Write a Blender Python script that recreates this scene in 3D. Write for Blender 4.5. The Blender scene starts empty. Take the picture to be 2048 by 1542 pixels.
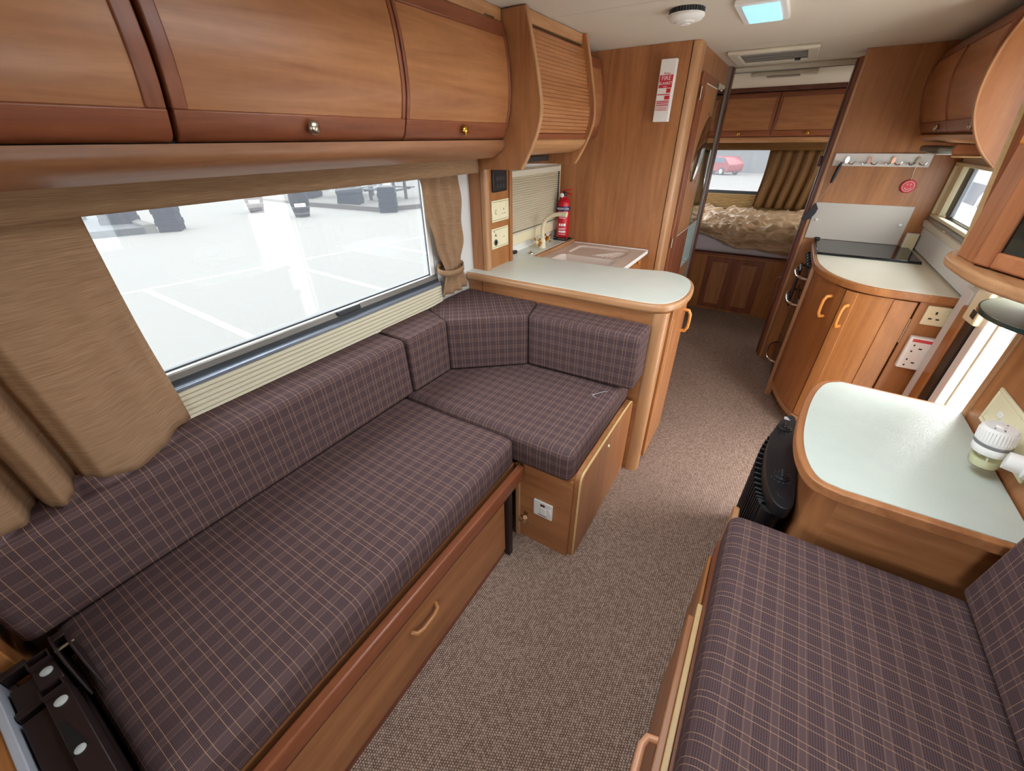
import bpy, bmesh, math, random
from math import sin, cos, pi, radians, atan2
from mathutils import Vector, Matrix, noise as mnoise
random.seed(7)
S = bpy.context.scene
COL = S.collection

# ------------------------------------------------------------------ camera, sky, exposure
cam = bpy.data.cameras.new('camera'); co = bpy.data.objects.new('camera', cam); COL.objects.link(co)
yaw, pit, rol = radians(32.0689), radians(31.6575), radians(.6082)
F = Vector((-sin(yaw)*cos(pit), cos(yaw)*cos(pit), -sin(pit)))
r0 = Vector((cos(yaw), sin(yaw), 0)); d0 = F.cross(r0)
rt = r0*cos(rol) + d0*sin(rol); dn = F.cross(rt)
m = Matrix.Identity(4)
for i in range(3):
    m[i][0] = rt[i]; m[i][1] = -dn[i]; m[i][2] = -F[i]
m[2][3] = 1.53
co.matrix_world = m
cam.sensor_width = 36; cam.lens = 797.6/2048*36; cam.clip_start = .02; cam.clip_end = 300
S.camera = co
W = bpy.data.worlds.new('sky'); S.world = W; W.use_nodes = True
wn = W.node_tree.nodes; bg = wn['Background']
bg.inputs[0].default_value = (.96, .98, 1, 1); bg.inputs[1].default_value = 1.0
S.view_settings.view_transform = 'Standard'; S.view_settings.look = 'None'
S.view_settings.gamma = 1; S.view_settings.use_curve_mapping = False
S.view_settings.exposure = 3.95
S.cycles.max_bounces = 12; S.cycles.diffuse_bounces = 6; S.cycles.transparent_max_bounces = 16
S.cycles.sample_clamp_indirect = 6

def portal(name, c, sx, sy, rot):      # openings through which daylight comes in
    l = bpy.data.lights.new(name, 'AREA'); l.shape = 'RECTANGLE'; l.size = sx; l.size_y = sy
    l.cycles.is_portal = True
    o = bpy.data.objects.new(name, l); o.location = c; o.rotation_euler = rot; COL.objects.link(o)
portal('portal_left', (-1.352, .55, 1.2), .46, 1.80, (0, -pi/2, 0))
portal('portal_right', (.80, .69, 1.2), .52, .54, (0, pi/2, 0))
portal('portal_roof', (-.15, .98, 1.985), .70, .66, (0, 0, 0))
portal('portal_screen', (.42, -1.12, 1.125), .59, .74, (pi/2, 0, 0))
portal('portal_door', (.80, 1.9, .9), 1.8, .40, (0, pi/2, 0))
portal('portal_bed_left', (-1.352, 4.97, 1.2), .44, .83, (0, -pi/2, 0))
portal('portal_bed_right', (.80, 4.97, 1.2), .44, .83, (0, pi/2, 0))
portal('portal_kitchen', (.845, 2.97, 1.26), .24, .86, (0, pi/2, 0))
portal('portal_rear', (-.40, 5.78, 1.2), 1.3, .45, (-pi/2, 0, 0))

# ------------------------------------------------------------------ materials
def lin(c):
    return tuple(((v/255)/12.92 if v/255 <= .04045 else ((v/255+.055)/1.055)**2.4) for v in c)
def mat(name, c, rough=.5, metal=0, spec=.5, trans=0, coat=0):
    M = bpy.data.materials.new(name); M.use_nodes = True
    b = M.node_tree.nodes['Principled BSDF']
    b.inputs['Base Color'].default_value = (*lin(c), 1); b.inputs['Roughness'].default_value = rough
    b.inputs['Metallic'].default_value = metal; b.inputs['Specular IOR Level'].default_value = spec
    if trans: b.inputs['Transmission Weight'].default_value = trans
    if coat: b.inputs['Coat Weight'].default_value = coat
    return M
class NT:
    def __init__(s, M): s.t = M.node_tree; s.n = s.t.nodes; s.b = s.n['Principled BSDF']
    def add(s, ty, **k):
        n = s.n.new(ty)
        for a, v in k.items(): setattr(n, a, v)
        return n
    def link(s, a, b): s.t.links.new(a, b)
    def m(s, op, a, b=None):
        n = s.n.new('ShaderNodeMath'); n.operation = op
        for i, v in enumerate((a, b)):
            if v is None: continue
            if isinstance(v, (int, float)): n.inputs[i].default_value = v
            else: s.link(v, n.inputs[i])
        return n.outputs[0]
    def mix(s, f, a, b):
        n = s.n.new('ShaderNodeMix'); n.data_type = 'RGBA'
        s.link(f, n.inputs[0])
        for i, v in ((6, a), (7, b)):
            if isinstance(v, tuple): n.inputs[i].default_value = (*v, 1)
            else: s.link(v, n.inputs[i])
        return n.outputs[2]
    def coord(s, kind='Object', scale=(1, 1, 1), loc=(0, 0, 0)):
        tc = s.n.new('ShaderNodeTexCoord'); mp = s.n.new('ShaderNodeMapping')
        mp.inputs['Scale'].default_value = scale; mp.inputs['Location'].default_value = loc
        s.link(tc.outputs[kind], mp.inputs[0]); return mp.outputs[0]
    def noise(s, vec, scale=1, detail=3, dist=0, rough=.5):
        n = s.n.new('ShaderNodeTexNoise'); n.inputs['Scale'].default_value = scale
        n.inputs['Detail'].default_value = detail; n.inputs['Distortion'].default_value = dist
        n.inputs['Roughness'].default_value = rough
        s.link(vec, n.inputs['Vector']); return n.outputs[0]
    def bump(s, h, st=.3, dist=.002):
        n = s.n.new('ShaderNodeBump'); n.inputs['Strength'].default_value = st; n.inputs['Distance'].default_value = dist
        s.link(h, n.inputs['Height']); s.link(n.outputs[0], s.b.inputs['Normal'])
def sm(n, v, a, b):
    x = n.m('DIVIDE', n.m('SUBTRACT', v, a), b-a); r = n.n.new('ShaderNodeClamp'); n.link(x, r.inputs[0]); return r.outputs[0]
def wood(name, ca, cb, axis='y', rough=.36, across=16, fine=.16, coat=.0):
    M = mat(name, ca, rough, coat=coat); n = NT(M)
    sc = {'x': (1.3, across, across), 'y': (across, 1.3, across), 'z': (across, across, 1.3)}[axis]
    a = n.noise(n.coord('Object', sc, (3.1, 1.7, .3)), 1, 4, 1.2, .6)
    f = n.noise(n.coord('Object', tuple(v*7 for v in sc)), 1, 2, .2)
    flk = n.noise(n.coord('Object', (40, 40, 40)), 1, 2, 0)
    v = sm(n, n.m('ADD', n.m('ADD', n.m('MULTIPLY', a, 1-fine), n.m('MULTIPLY', f, fine)), n.m('MULTIPLY', n.m('SUBTRACT', flk, .5), .10)), .34, .66)
    n.link(n.mix(v, lin(ca), lin(cb)), n.b.inputs['Base Color'])
    return M
PANEL = ((148, 93, 55), (178, 121, 77)); RAIL = ((132, 86, 56), (160, 110, 74)); CAB = ((158, 97, 60), (184, 121, 80)); DARK = ((114, 61, 38), (146, 84, 53)); NOSE = ((164, 116, 76), (190, 142, 100))
KIT = ((148, 93, 49), (176, 118, 67))
for nm, cc in (('panel', PANEL), ('dark', DARK), ('nose', NOSE), ('kit', KIT), ('cab', CAB), ('rail', RAIL)):
    for ax in 'xyz': globals()[f'W_{nm}_{ax}'] = wood(f'wood_{nm}_{ax}', *cc, ax)
W_bright = wood('wood_bright', (205, 128, 52), (222, 150, 75), 'z', .3)
W_mahog = wood('wood_mahogany', (76, 38, 28), (104, 56, 40), 'z', .35)
W_rim = wood('wood_rim', (200, 165, 110), (220, 186, 135), 'y', .4)

def plaid():
    M = mat('plaid_fabric', (100, 82, 86), .95, spec=.1); n = NT(M)
    uv = n.n.new('ShaderNodeUVMap'); sp = n.n.new('ShaderNodeSeparateXYZ'); n.link(uv.outputs[0], sp.inputs[0])
    s, t = sp.outputs[0], sp.outputs[1]
    fr = lambda v, p: n.m('FRACT', n.m('ADD', n.m('DIVIDE', v, p), 100))
    near = lambda v, c, w: n.m('LESS_THAN', n.m('ABSOLUTE', n.m('SUBTRACT', v, c)), w)
    fs, ft = fr(s, .041), fr(t, .044)
    l = n.m('MAXIMUM', near(fs, .25, .014), near(fs, .56, .014))
    band = n.m('LESS_THAN', ft, .62)
    st = n.m('MULTIPLY', band, n.m('LESS_THAN', fr(t, .00425), .46))
    st = n.m('MULTIPLY', st, n.m('LESS_THAN', fr(s, .0034), .75))
    tb = n.m('MAXIMUM', near(ft, .665, .022), near(ft, .955, .022))
    ws = n.m('LESS_THAN', fr(s, .0022), .5)
    no = n.noise(n.coord('Object', (6, 6, 6)), 1, 3)
    c = n.mix(ws, lin((102, 81, 81)), lin((80, 63, 64)))
    c = n.mix(n.m('MULTIPLY', st, .75), c, lin((54, 42, 47)))
    c = n.mix(n.m('MULTIPLY', tb, .42), c, lin((140, 110, 92)))
    c = n.mix(n.m('MULTIPLY', l, .62), c, lin((190, 150, 116)))
    c = n.mix(n.m('MULTIPLY', no, .12), c, lin((60, 45, 45)))
    n.link(c, n.b.inputs['Base Color'])
    w = n.m('ADD', n.m('SINE', n.m('MULTIPLY', s, 2*pi/.0022)), n.m('SINE', n.m('MULTIPLY', t, 2*pi/.0022)))
    n.bump(w, .15, .0004)
    return M
PLAID = plaid()
def carpet():
    M = mat('carpet_loop', (130, 112, 100), 1, spec=.05); n = NT(M)
    sp = n.n.new('ShaderNodeSeparateXYZ'); n.link(n.coord('Object'), sp.inputs[0])
    P = .0071
    nz = n.noise(n.coord('Object', (60, 60, 1)), 1, 3)
    x = n.m('ADD', n.m('DIVIDE', sp.outputs[0], P*1.05), n.m('MULTIPLY', nz, .4)); y = n.m('ADD', n.m('DIVIDE', sp.outputs[1], P), n.m('MULTIPLY', nz, .55))
    y = n.m('ADD', y, n.m('MULTIPLY', n.m('FLOOR', x), .5))
    h = n.m('MULTIPLY', n.m('ABSOLUTE', n.m('SINE', n.m('MULTIPLY', x, pi))), n.m('ABSOLUTE', n.m('SINE', n.m('MULTIPLY', y, pi))))
    wn_ = n.add('ShaderNodeTexWhiteNoise', noise_dimensions='2D'); cx_ = n.add('ShaderNodeCombineXYZ'); n.link(n.m('FLOOR', x), cx_.inputs[0]); n.link(n.m('FLOOR', y), cx_.inputs[1]); n.link(cx_.outputs[0], wn_.inputs['Vector'])
    big = n.noise(n.coord('Object', (3, 3, 1)), 1, 4)
    v = n.m('ADD', n.m('MULTIPLY', h, 1.0), n.m('MULTIPLY', n.m('SUBTRACT', n.noise(n.coord('Object', (180, 180, 1)), 1, 2), .5), .85)); v = n.m('ADD', v, n.m('MULTIPLY', n.m('SUBTRACT', wn_.outputs['Value'], .5), .40))
    c = n.mix(sm(n, v, .05, .85), lin((96, 76, 65)), lin((186, 161, 145)))
    c = n.mix(n.m('MULTIPLY', sm(n, big, .45, .75), .10), c, lin((90, 72, 60)))
    n.link(c, n.b.inputs['Base Color']); n.bump(h, .5, .003)
    return M
CARPET = carpet()
def ceilm():
    M = mat('ceiling_vinyl', (216, 207, 192), .75, spec=.2); n = NT(M)
    n.bump(n.noise(n.coord('Object', (260, 260, 260)), 1, 3), .25, .001)
    return M
CEIL = ceilm()
def cloth(name, ca, cb, ax='z', scale=420, rough=.9, sub=0):
    M = mat(name, ca, rough, spec=.15); n = NT(M)
    sc = (14, 14, 620) if ax == 'z' else (scale, scale, scale*.08)
    a = n.noise(n.coord('Object', sc), 1, 3, .2); b = n.noise(n.coord('Object', (30, 30, 250)), 1, 3)
    n.link(n.mix(sm(n, n.m('ADD', n.m('MULTIPLY', a, .8), n.m('MULTIPLY', b, .2)), .32, .68), lin(ca), lin(cb)), n.b.inputs['Base Color'])
    n.bump(a, .2, .001)
    t = M.node_tree; tl = t.nodes.new('ShaderNodeBsdfTranslucent'); mx = t.nodes.new('ShaderNodeMixShader'); mx.inputs[0].default_value = .14
    tl.inputs[0].default_value = (*lin(cb), 1); t.links.new(n.b.outputs[0], mx.inputs[1]); t.links.new(tl.outputs[0], mx.inputs[2]); t.links.new(mx.outputs[0], t.nodes['Material Output'].inputs[0])
    return M
TWEED = cloth('curtain_tweed', (142, 108, 80), (178, 144, 112))
GOLD = cloth('curtain_satin', (96, 64, 32), (128, 90, 50), rough=.5)
PLEAT = mat('blind_cream', (205, 195, 170), .7)
def lam(name, c, sc=220, st=.35, rough=.28):
    M = mat(name, c, rough); n = NT(M)
    h = n.noise(n.coord('Object', (sc, sc, sc)), 1, 2)
    n.bump(h, st, .0012)
    q = n.noise(n.coord('Object', (12, 12, 12)), 1, 4)
    n.link(n.mix(q, lin(c), lin(tuple(int(v*.95) for v in c))), n.b.inputs['Base Color'])
    return M
LAM = lam('worktop_laminate', (226, 232, 222)); LAM_R = lam('worktop_laminate_cream', (228, 222, 200))
LAM_T = lam('table_laminate', (198, 207, 197), 240, 1.0, .3)
ALU = mat('aluminium', (150, 147, 140), .38, .6); ALU_D = mat('dark_frame', (62, 64, 66), .4, .3); ALU_B = mat('blind_rail', (150, 160, 175), .3, .6)
CREAM = mat('cream_plastic', (232, 222, 186), .35); CREAM_S = mat('cream_sill', (212, 205, 186), .5)
WHITE = mat('white_plastic', (236, 234, 230), .35); WALLM = mat('wall_vinyl', (214, 212, 208), .7); WALLC = mat('wall_cream', (214, 204, 178), .7)
BLACK = mat('black_plastic', (22, 22, 25), .45); BLACKG = mat('black_glass', (14, 14, 16), .08); SLOT = mat('slot_black', (8, 8, 8), .6)
CHROME = mat('chrome', (225, 225, 225), .12, 1); BRASS = mat('brass', (212, 160, 70), .18, 1); NICKEL = mat('nickel', (190, 180, 165), .25, 1)
RED = mat('red_paint', (196, 18, 34), .3); REDP = mat('red_print', (200, 30, 48), .5); WPRINT = mat('white_print', (240, 240, 240), .5)
BLUEP = mat('navy_print', (24, 36, 92), .5); GREYP = mat('grey_print', (120, 120, 120), .5)
SINKM = mat('sink_acrylic', (214, 196, 182), .3); TAPM = mat('tap_cream', (226, 214, 180), .25)
STEEL_B = mat('brown_steel', (36, 21, 21), .45); STEELG = mat('grey_rail', (168, 172, 182), .45)
BOARD = mat('white_board', (214, 210, 204), .4); MIRROR = mat('mirror', (200, 205, 200), .03, 1); MIRROR_D = mat('smoked_mirror', (150, 132, 112), .12, 1)
GEDGE = mat('glass_edge_green', (60, 130, 105), .15); SHEET = mat('sheet_white', (206, 198, 200), .9)
BLACKM = mat('black_gap', (10, 8, 8), .8); SMOKEG = mat('tinted_glass', (26, 22, 18), .06)
FROST = mat('frosted_disc', (146, 158, 140), .6, spec=.1); FROSTE = mat('frosted_disc_edge', (48, 70, 66), .2)
def duvetm():
    M = mat('duvet_satin', (178, 146, 112), .38, spec=.5); return M
DUVET = duvetm()
def glass(name, tint=(.92, .95, .95), haze=.0):
    M = bpy.data.materials.new(name); M.use_nodes = True; t = M.node_tree; t.nodes.clear()
    o = t.nodes.new('ShaderNodeOutputMaterial'); mx = t.nodes.new('ShaderNodeMixShader'); lw = t.nodes.new('ShaderNodeLayerWeight'); pw = t.nodes.new('ShaderNodeMath'); pw.operation = 'POWER'; pw.inputs[1].default_value = 5; t.links.new(lw.outputs['Facing'], pw.inputs[0]); fr = t.nodes.new('ShaderNodeMath'); fr.operation = 'MULTIPLY_ADD'; fr.inputs[1].default_value = .9; fr.inputs[2].default_value = .035; t.links.new(pw.outputs[0], fr.inputs[0])
    tr = t.nodes.new('ShaderNodeBsdfTransparent'); tr.inputs[0].default_value = (*tint, 1); gl = t.nodes.new('ShaderNodeBsdfGlossy'); gl.inputs['Roughness'].default_value = .02
    a = tr.outputs[0]
    if haze:
        d = t.nodes.new('ShaderNodeBsdfTranslucent'); d.inputs[0].default_value = (.9, .93, 1, 1); m2 = t.nodes.new('ShaderNodeMixShader'); m2.inputs[0].default_value = haze
        t.links.new(a, m2.inputs[1]); t.links.new(d.outputs[0], m2.inputs[2]); a = m2.outputs[0]
    t.links.new(fr.outputs[0], mx.inputs[0]); t.links.new(a, mx.inputs[1]); t.links.new(gl.outputs[0], mx.inputs[2]); t.links.new(mx.outputs[0], o.inputs[0])
    return M
PANE = glass('acrylic_pane', (.62, .64, .65), .022); PANE_R = glass('acrylic_pane_rear', (.60, .61, .62), .03); PANE_K = glass('acrylic_pane_clear', (.9, .93, .95), .02)
CLEARB = glass('clear_bottle', (.95, .95, .90), 0)
def emis(name, c, s):
    M = mat(name, c, .5); b = M.node_tree.nodes['Principled BSDF']; b.inputs['Emission Color'].default_value = (*lin(c), 1); b.inputs['Emission Strength'].default_value = s; return M
LAMP = emis('lamp_diffuser', (150, 205, 235), .07)

# ------------------------------------------------------------------ mesh helpers
def B(): return bmesh.new()
def bx(bm, x0, x1, y0, y1, z0, z1):
    v = [bm.verts.new(p) for p in ((x0, y0, z0), (x1, y0, z0), (x1, y1, z0), (x0, y1, z0), (x0, y0, z1), (x1, y0, z1), (x1, y1, z1), (x0, y1, z1))]
    for f in ((0, 3, 2, 1), (4, 5, 6, 7), (0, 1, 5, 4), (1, 2, 6, 5), (2, 3, 7, 6), (3, 0, 4, 7)): bm.faces.new([v[i] for i in f])
    return bm
def prism(bm, pts, a0, a1, ax='z'):
    f = {'z': lambda p, a: (p[0], p[1], a), 'y': lambda p, a: (p[0], a, p[1]), 'x': lambda p, a: (a, p[0], p[1])}[ax]
    A = [bm.verts.new(f(p, a0)) for p in pts]; Bv = [bm.verts.new(f(p, a1)) for p in pts]; n = len(pts)
    bm.faces.new(A[::-1]); bm.faces.new(Bv)
    for i in range(n): bm.faces.new((A[i], A[(i+1) % n], Bv[(i+1) % n], Bv[i]))
    return bm
def frm(d):
    d = Vector(d).normalized(); u = d.orthogonal().normalized(); return u, d.cross(u)
def tube(bm, pts, r, n=10, cap=True):
    pts = [Vector(p) for p in pts]; R = r if isinstance(r, (list, tuple)) else [r]*len(pts)
    rings = []; u = None
    for i, p in enumerate(pts):
        d = (pts[min(i+1, len(pts)-1)]-pts[max(i-1, 0)]).normalized()
        if u is None: u = d.orthogonal().normalized()
        u = (u-d*u.dot(d)).normalized(); w = d.cross(u)
        rings.append([bm.verts.new(p+R[i]*(u*cos(2*pi*k/n)+w*sin(2*pi*k/n))) for k in range(n)])
    for a, b in zip(rings, rings[1:]):
        for k in range(n): bm.faces.new((a[k], a[(k+1) % n], b[(k+1) % n], b[k]))
    if cap: bm.faces.new(rings[0][::-1]); bm.faces.new(rings[-1])
    return bm
def cyl(bm, p0, p1, r, r1=None, n=20): return tube(bm, [p0, p1], [r, r if r1 is None else r1], n)
def lathe(bm, prof, c, ax=(0, 0, 1), n=24, sx=1, sy=1):
    c = Vector(c); ax = Vector(ax).normalized()
    u, w = (Vector((1, 0, 0)), Vector((0, 1, 0))) if abs(ax.z) > .9 else frm(ax)
    rings = []
    for r, h in prof: rings.append([bm.verts.new(c+ax*h+u*(r*sx*cos(2*pi*k/n))+w*(r*sy*sin(2*pi*k/n))) for k in range(n)])
    for a, b in zip(rings, rings[1:]):
        for k in range(n): bm.faces.new((a[k], a[(k+1) % n], b[(k+1) % n], b[k]))
    bm.faces.new(rings[0][::-1]); bm.faces.new(rings[-1])
    return bm
def smooth_poly(pts, it=2, closed=False):
    for _ in range(it):
        o = [] if closed else [pts[0]]
        rng = range(len(pts)) if closed else range(len(pts)-1)
        for i in rng:
            a, b = pts[i], pts[(i+1) % len(pts)]
            o.append(tuple(.75*x+.25*y for x, y in zip(a, b))); o.append(tuple(.25*x+.75*y for x, y in zip(a, b)))
        if not closed: o.append(pts[-1])
        pts = o
    return pts
def offs(pts, d):                       # offset an open polyline to its left by d
    o = []
    for i, p in enumerate(pts):
        a, b = pts[max(i-1, 0)], pts[min(i+1, len(pts)-1)]
        tx, ty = b[0]-a[0], b[1]-a[1]; L = math.hypot(tx, ty) or 1
        o.append((p[0]-ty/L*d, p[1]+tx/L*d))
    return o
def inset(pts, d):                      # closed polygon, counter-clockwise, moved inwards
    o = []; n = len(pts)
    for i, p in enumerate(pts):
        a, b = pts[i-1], pts[(i+1) % n]
        e1 = Vector((p[0]-a[0], p[1]-a[1])).normalized(); e2 = Vector((b[0]-p[0], b[1]-p[1])).normalized()
        n1, n2 = Vector((-e1.y, e1.x)), Vector((-e2.y, e2.x)); k = n1+n2; k = k/max(.3, k.dot(n1))
        o.append((p[0]+k.x*d, p[1]+k.y*d))
    return o
def strip(bm, pts, a0, a1, th, ax='z'): # slab that follows a polyline, th thick to its left, swept along ax
    return prism(bm, pts+offs(pts, th)[::-1], a0, a1, ax)
ORG = {}
def place(o, parent, loc):
    COL.objects.link(o)
    if parent is not None:
        o.parent = parent; ORG[o] = ORG[parent].copy()
    else:
        o.location = loc; ORG[o] = Vector(loc)
def mk(name, bm, material, parent=None, loc=(0, 0, 0), bev=0, seg=2, ang=40, uv=None, sub=0):
    me = bpy.data.meshes.new(name)
    bmesh.ops.recalc_face_normals(bm, faces=bm.faces)
    if uv is not None:
        L = bm.loops.layers.uv.new('UVMap'); S0, rot = uv; cr, sr = cos(rot), sin(rot)
        bm.normal_update()
        for f in bm.faces:
            N = f.normal; nx = abs(N.x*cr+N.y*sr); ny = abs(-N.x*sr+N.y*cr); nz = abs(N.z)
            for l in f.loops:
                p = l.vert.co; x = p.x*cr+p.y*sr; y = -p.x*sr+p.y*cr
                if nz >= nx and nz >= ny: l[L].uv = (y, x) if S0 == 'y' else (x, y)
                elif nx >= ny: l[L].uv = (y, p.z)
                else: l[L].uv = (x, p.z)
    org = ORG[parent] if parent is not None else Vector(loc)
    bmesh.ops.translate(bm, verts=bm.verts, vec=-org)
    bm.to_mesh(me); bm.free()
    for p in me.polygons: p.use_smooth = True
    me.set_sharp_from_angle(angle=radians(ang))
    me.materials.append(material)
    o = bpy.data.objects.new(name, me); place(o, parent, loc)
    if bev:
        b = o.modifiers.new('edge', 'BEVEL'); b.width = bev; b.segments = seg; b.limit_method = 'ANGLE'; b.angle_limit = radians(30)
    return o
def T(name, label, cat, loc=(0, 0, 0), group=None):
    o = bpy.data.objects.new(name, None); o.empty_display_size = .05; place(o, None, loc)
    return tag(o, label, cat, group)
def tag(o, label, cat, group=None):
    o['label'] = label; o['category'] = cat
    if group: o['group'] = group
    return o
def st(o): o['kind'] = 'structure'; return o
def tree_copy(o, parent=None):
    c = o.copy(); COL.objects.link(c); c.parent = parent
    for ch in list(o.children): tree_copy(ch, c)
    return c
def text(s, loc, size, rot, material, parent, name='lettering', sx=1, ext=.0003):
    cu = bpy.data.curves.new(name, 'FONT'); cu.body = s; cu.size = size; cu.align_x = 'CENTER'; cu.align_y = 'CENTER'; cu.extrude = ext; cu.resolution_u = 3
    tmp = bpy.data.objects.new('tmp', cu); me = bpy.data.meshes.new_from_object(tmp); bpy.data.objects.remove(tmp); bpy.data.curves.remove(cu)
    me.name = name; me.materials.clear(); me.materials.append(material); o = bpy.data.objects.new(name, me); COL.objects.link(o)
    o.parent = parent; o.location = Vector(loc)-ORG[parent]; o.rotation_euler = rot; o.scale = (sx, 1, 1); ORG[o] = ORG[parent]
    return o
FACE_Y = (pi/2, 0, 0); FACE_X = (pi/2, 0, pi/2)
def ringbox(bm, ax, a0, a1, u0, u1, v0, v1, w):   # rectangular ring of section w in the plane across ax
    P = lambda ua, ub, va, vb: {'x': (a0, a1, ua, ub, va, vb), 'y': (ua, ub, a0, a1, va, vb), 'z': (ua, ub, va, vb, a0, a1)}[ax]
    bx(bm, *P(u0, u1, v0, v0+w)); bx(bm, *P(u0, u1, v1-w, v1)); bx(bm, *P(u0, u0+w, v0+w, v1-w)); bx(bm, *P(u1-w, u1, v0+w, v1-w))
    return bm
def cushion(x0, x1, y0, y1, z0, z1, r=.025, puff=.008, step=.05, seed=0, lump=.003, front=None):
    def axis(a, b):
        n = max(2, int((b-a-2*r)/step)); return [a, a+.15*r, a+.5*r]+[a+r+(b-a-2*r)*i/n for i in range(n+1)]+[b-.5*r, b-.15*r, b]
    X, Y, Z = axis(x0, x1), axis(y0, y1), axis(z0, z1); bm = B(); cache = {}
    lo, hi = Vector((x0+r, y0+r, z0+r)), Vector((x1-r, y1-r, z1-r)); mid = (lo+hi)/2; half = (hi-lo)/2
    def V(p):
        k = tuple(round(c, 5) for c in p)
        if k not in cache:
            q = Vector(tuple(min(max(p[i], lo[i]), hi[i]) for i in range(3))); d = Vector(p)-q
            if d.length > 0:
                # distance on a box ring -> sphere
                d = d.normalized()*max(abs(d[0]), abs(d[1]), abs(d[2]))
            w = q+d
            a, b, c = [(w[i]-mid[i])/(half[i]+r) for i in range(3)]
            cr = max(0, (1-a**4))*max(0, (1-b**4))
            w.z += (puff*cr if c > 0 else 0)*max(0, c)
            w.x += .5*puff*max(0, 1-b**4)*max(0, 1-c**2)*(1 if a > 0 else -1)*abs(a)**3
            nn = mnoise.noise(Vector((w.x*5+seed, w.y*5, w.z*5)))*lump+mnoise.noise(Vector((w.x*14+seed, w.y*14, 2)))*lump*.4
            w.z += nn*(1 if c > .3 else 0)
            if front: w.z += front(w)*(1 if c > .3 else 0)
            cache[k] = bm.verts.new(w)
        return cache[k]
    def quad(f, U, Vv):
        for i in range(len(U)-1):
            for j in range(len(Vv)-1):
                bm.faces.new([V(f(U[i], Vv[j])), V(f(U[i+1], Vv[j])), V(f(U[i+1], Vv[j+1])), V(f(U[i], Vv[j+1]))])
    quad(lambda a, b: (a, b, z0), X, Y); quad(lambda a, b: (a, b, z1), X, Y)
    quad(lambda a, b: (a, y0, b), X, Z); quad(lambda a, b: (a, y1, b), X, Z)
    quad(lambda a, b: (x0, a, b), Y, Z); quad(lambda a, b: (x1, a, b), Y, Z)
    return bm

# ------------------------------------------------------------------ the shell
XL, XR, YR, ZC = -1.33, .80, 5.75, 1.95
b = B(); bx(b, -1.37, .86, -1.2, 5.85, -.03, 0); st(mk('floor', b, CARPET))
ce = st(mk('ceiling', bx(B(), -1.37, .86, 1.31, 5.85, ZC+.006, ZC+.03), BLACKM))
for y0, y1 in ((1.311, 1.929), (1.932, 3.029), (3.032, 5.80)):
    mk('panel', bx(B(), -1.36, .85, y0, y1, ZC, ZC+.01), CEIL, ce)
b = B(); bx(b, -1.37, .86, -1.2, .65, ZC, ZC+.03); bx(b, -1.37, -.50, .65, 1.31, ZC, ZC+.03); bx(b, .20, .86, .65, 1.31, ZC, ZC+.03)
mk('panel', b, CEIL, ce)
b = B(); bx(b, XL-.03, XL, -1.2, YR+.1, -.02, .965); bx(b, XL-.03, XL, -1.2, YR+.1, 1.43, ZC+.02)
bx(b, XL-.03, XL, 1.44, 4.55, .965, 1.43); bx(b, XL-.03, XL, 5.40, YR+.1, .965, 1.43); bx(b, XL-.03, XL, -1.2, -.36, .965, 1.43)
st(mk('wall_left', b, WALLM))
b = B()
for a in ((-1.2, .42, -.02, ZC+.02), (.42, .96, -.02, .93), (.42, .96, 1.46, ZC+.02), (.96, 1.69, -.02, ZC+.02), (1.69, 2.10, 1.82, ZC+.02),
          (2.10, 2.50, -.02, ZC+.02), (2.50, 3.44, -.02, 1.125), (2.50, 3.44, 1.39, ZC+.02), (3.44, 4.55, -.02, ZC+.02), (4.55, 5.40, -.02, .965), (4.55, 5.40, 1.43, ZC+.02), (5.40, YR+.1, -.02, ZC+.02)):
    bx(b, XR, XR+.04, *a)
st(mk('wall_right', b, WALLC))
b = B(); bx(b, -1.36, .84, YR, YR+.03, -.02, .985); bx(b, -1.36, .84, YR, YR+.03, 1.43, ZC+.02); bx(b, -1.36, -1.05, YR, YR+.03, .985, 1.43); bx(b, .25, .84, YR, YR+.03, .985, 1.43)
st(mk('wall_rear', b, WALLC))
b = B(); bx(b, -1.36, -.40, -1.12, -.64, -.02, ZC+.02); bx(b, -.40, .84, -1.12, -1.09, -.02, .75); bx(b, -.40, .84, -1.12, -1.09, 1.5, ZC+.02); bx(b, -.40, .12, -1.12, -1.09, .75, 1.5); bx(b, .72, .84, -1.12, -1.09, .75, 1.5)  # thick left block is unseen, added to keep front daylight off the near-left bench
st(mk('wall_front', b, WALLC))
# unseen rooflight over the aisle, added to brighten the middle of the lounge
rw = st(mk('window_5', ringbox(B(), 'z', 1.94, 1.96, -.52, .22, .63, 1.33, .02), WHITE, bev=.004)); mk('pane', bx(B(), -.50, .20, .65, 1.31, 1.965, 1.972), PANE_K, rw)

w9 = st(mk('window_9', ringbox(B(), 'y', -1.115, -1.095, .12, .72, .75, 1.5, .02), ALU_D)); mk('pane', bx(B(), .14, .70, -1.108, -1.102, .77, 1.48), PANE_K, w9)
# lounge window
w1 = st(mk('window_1', ringbox(B(), 'x', -1.357, -1.338, -.36, 1.44, .965, 1.43, .022), ALU_D, bev=.002))
mk('pane', bx(B(), -1.354, -1.349, -.34, 1.42, .985, 1.41), PANE, w1)
mk('frame', bx(B(), -1.34, -1.318, -.36, 1.44, .958, .983), ALU, w1, bev=.004)
mk('frame', bx(B(), -1.335, -1.325, 1.405, 1.43, .98, 1.42), WHITE, w1, bev=.003)
mk('latch', bx(B(), -1.319, -1.306, .86, .965, .965, .985), ALU_D, w1, bev=.004)
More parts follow.
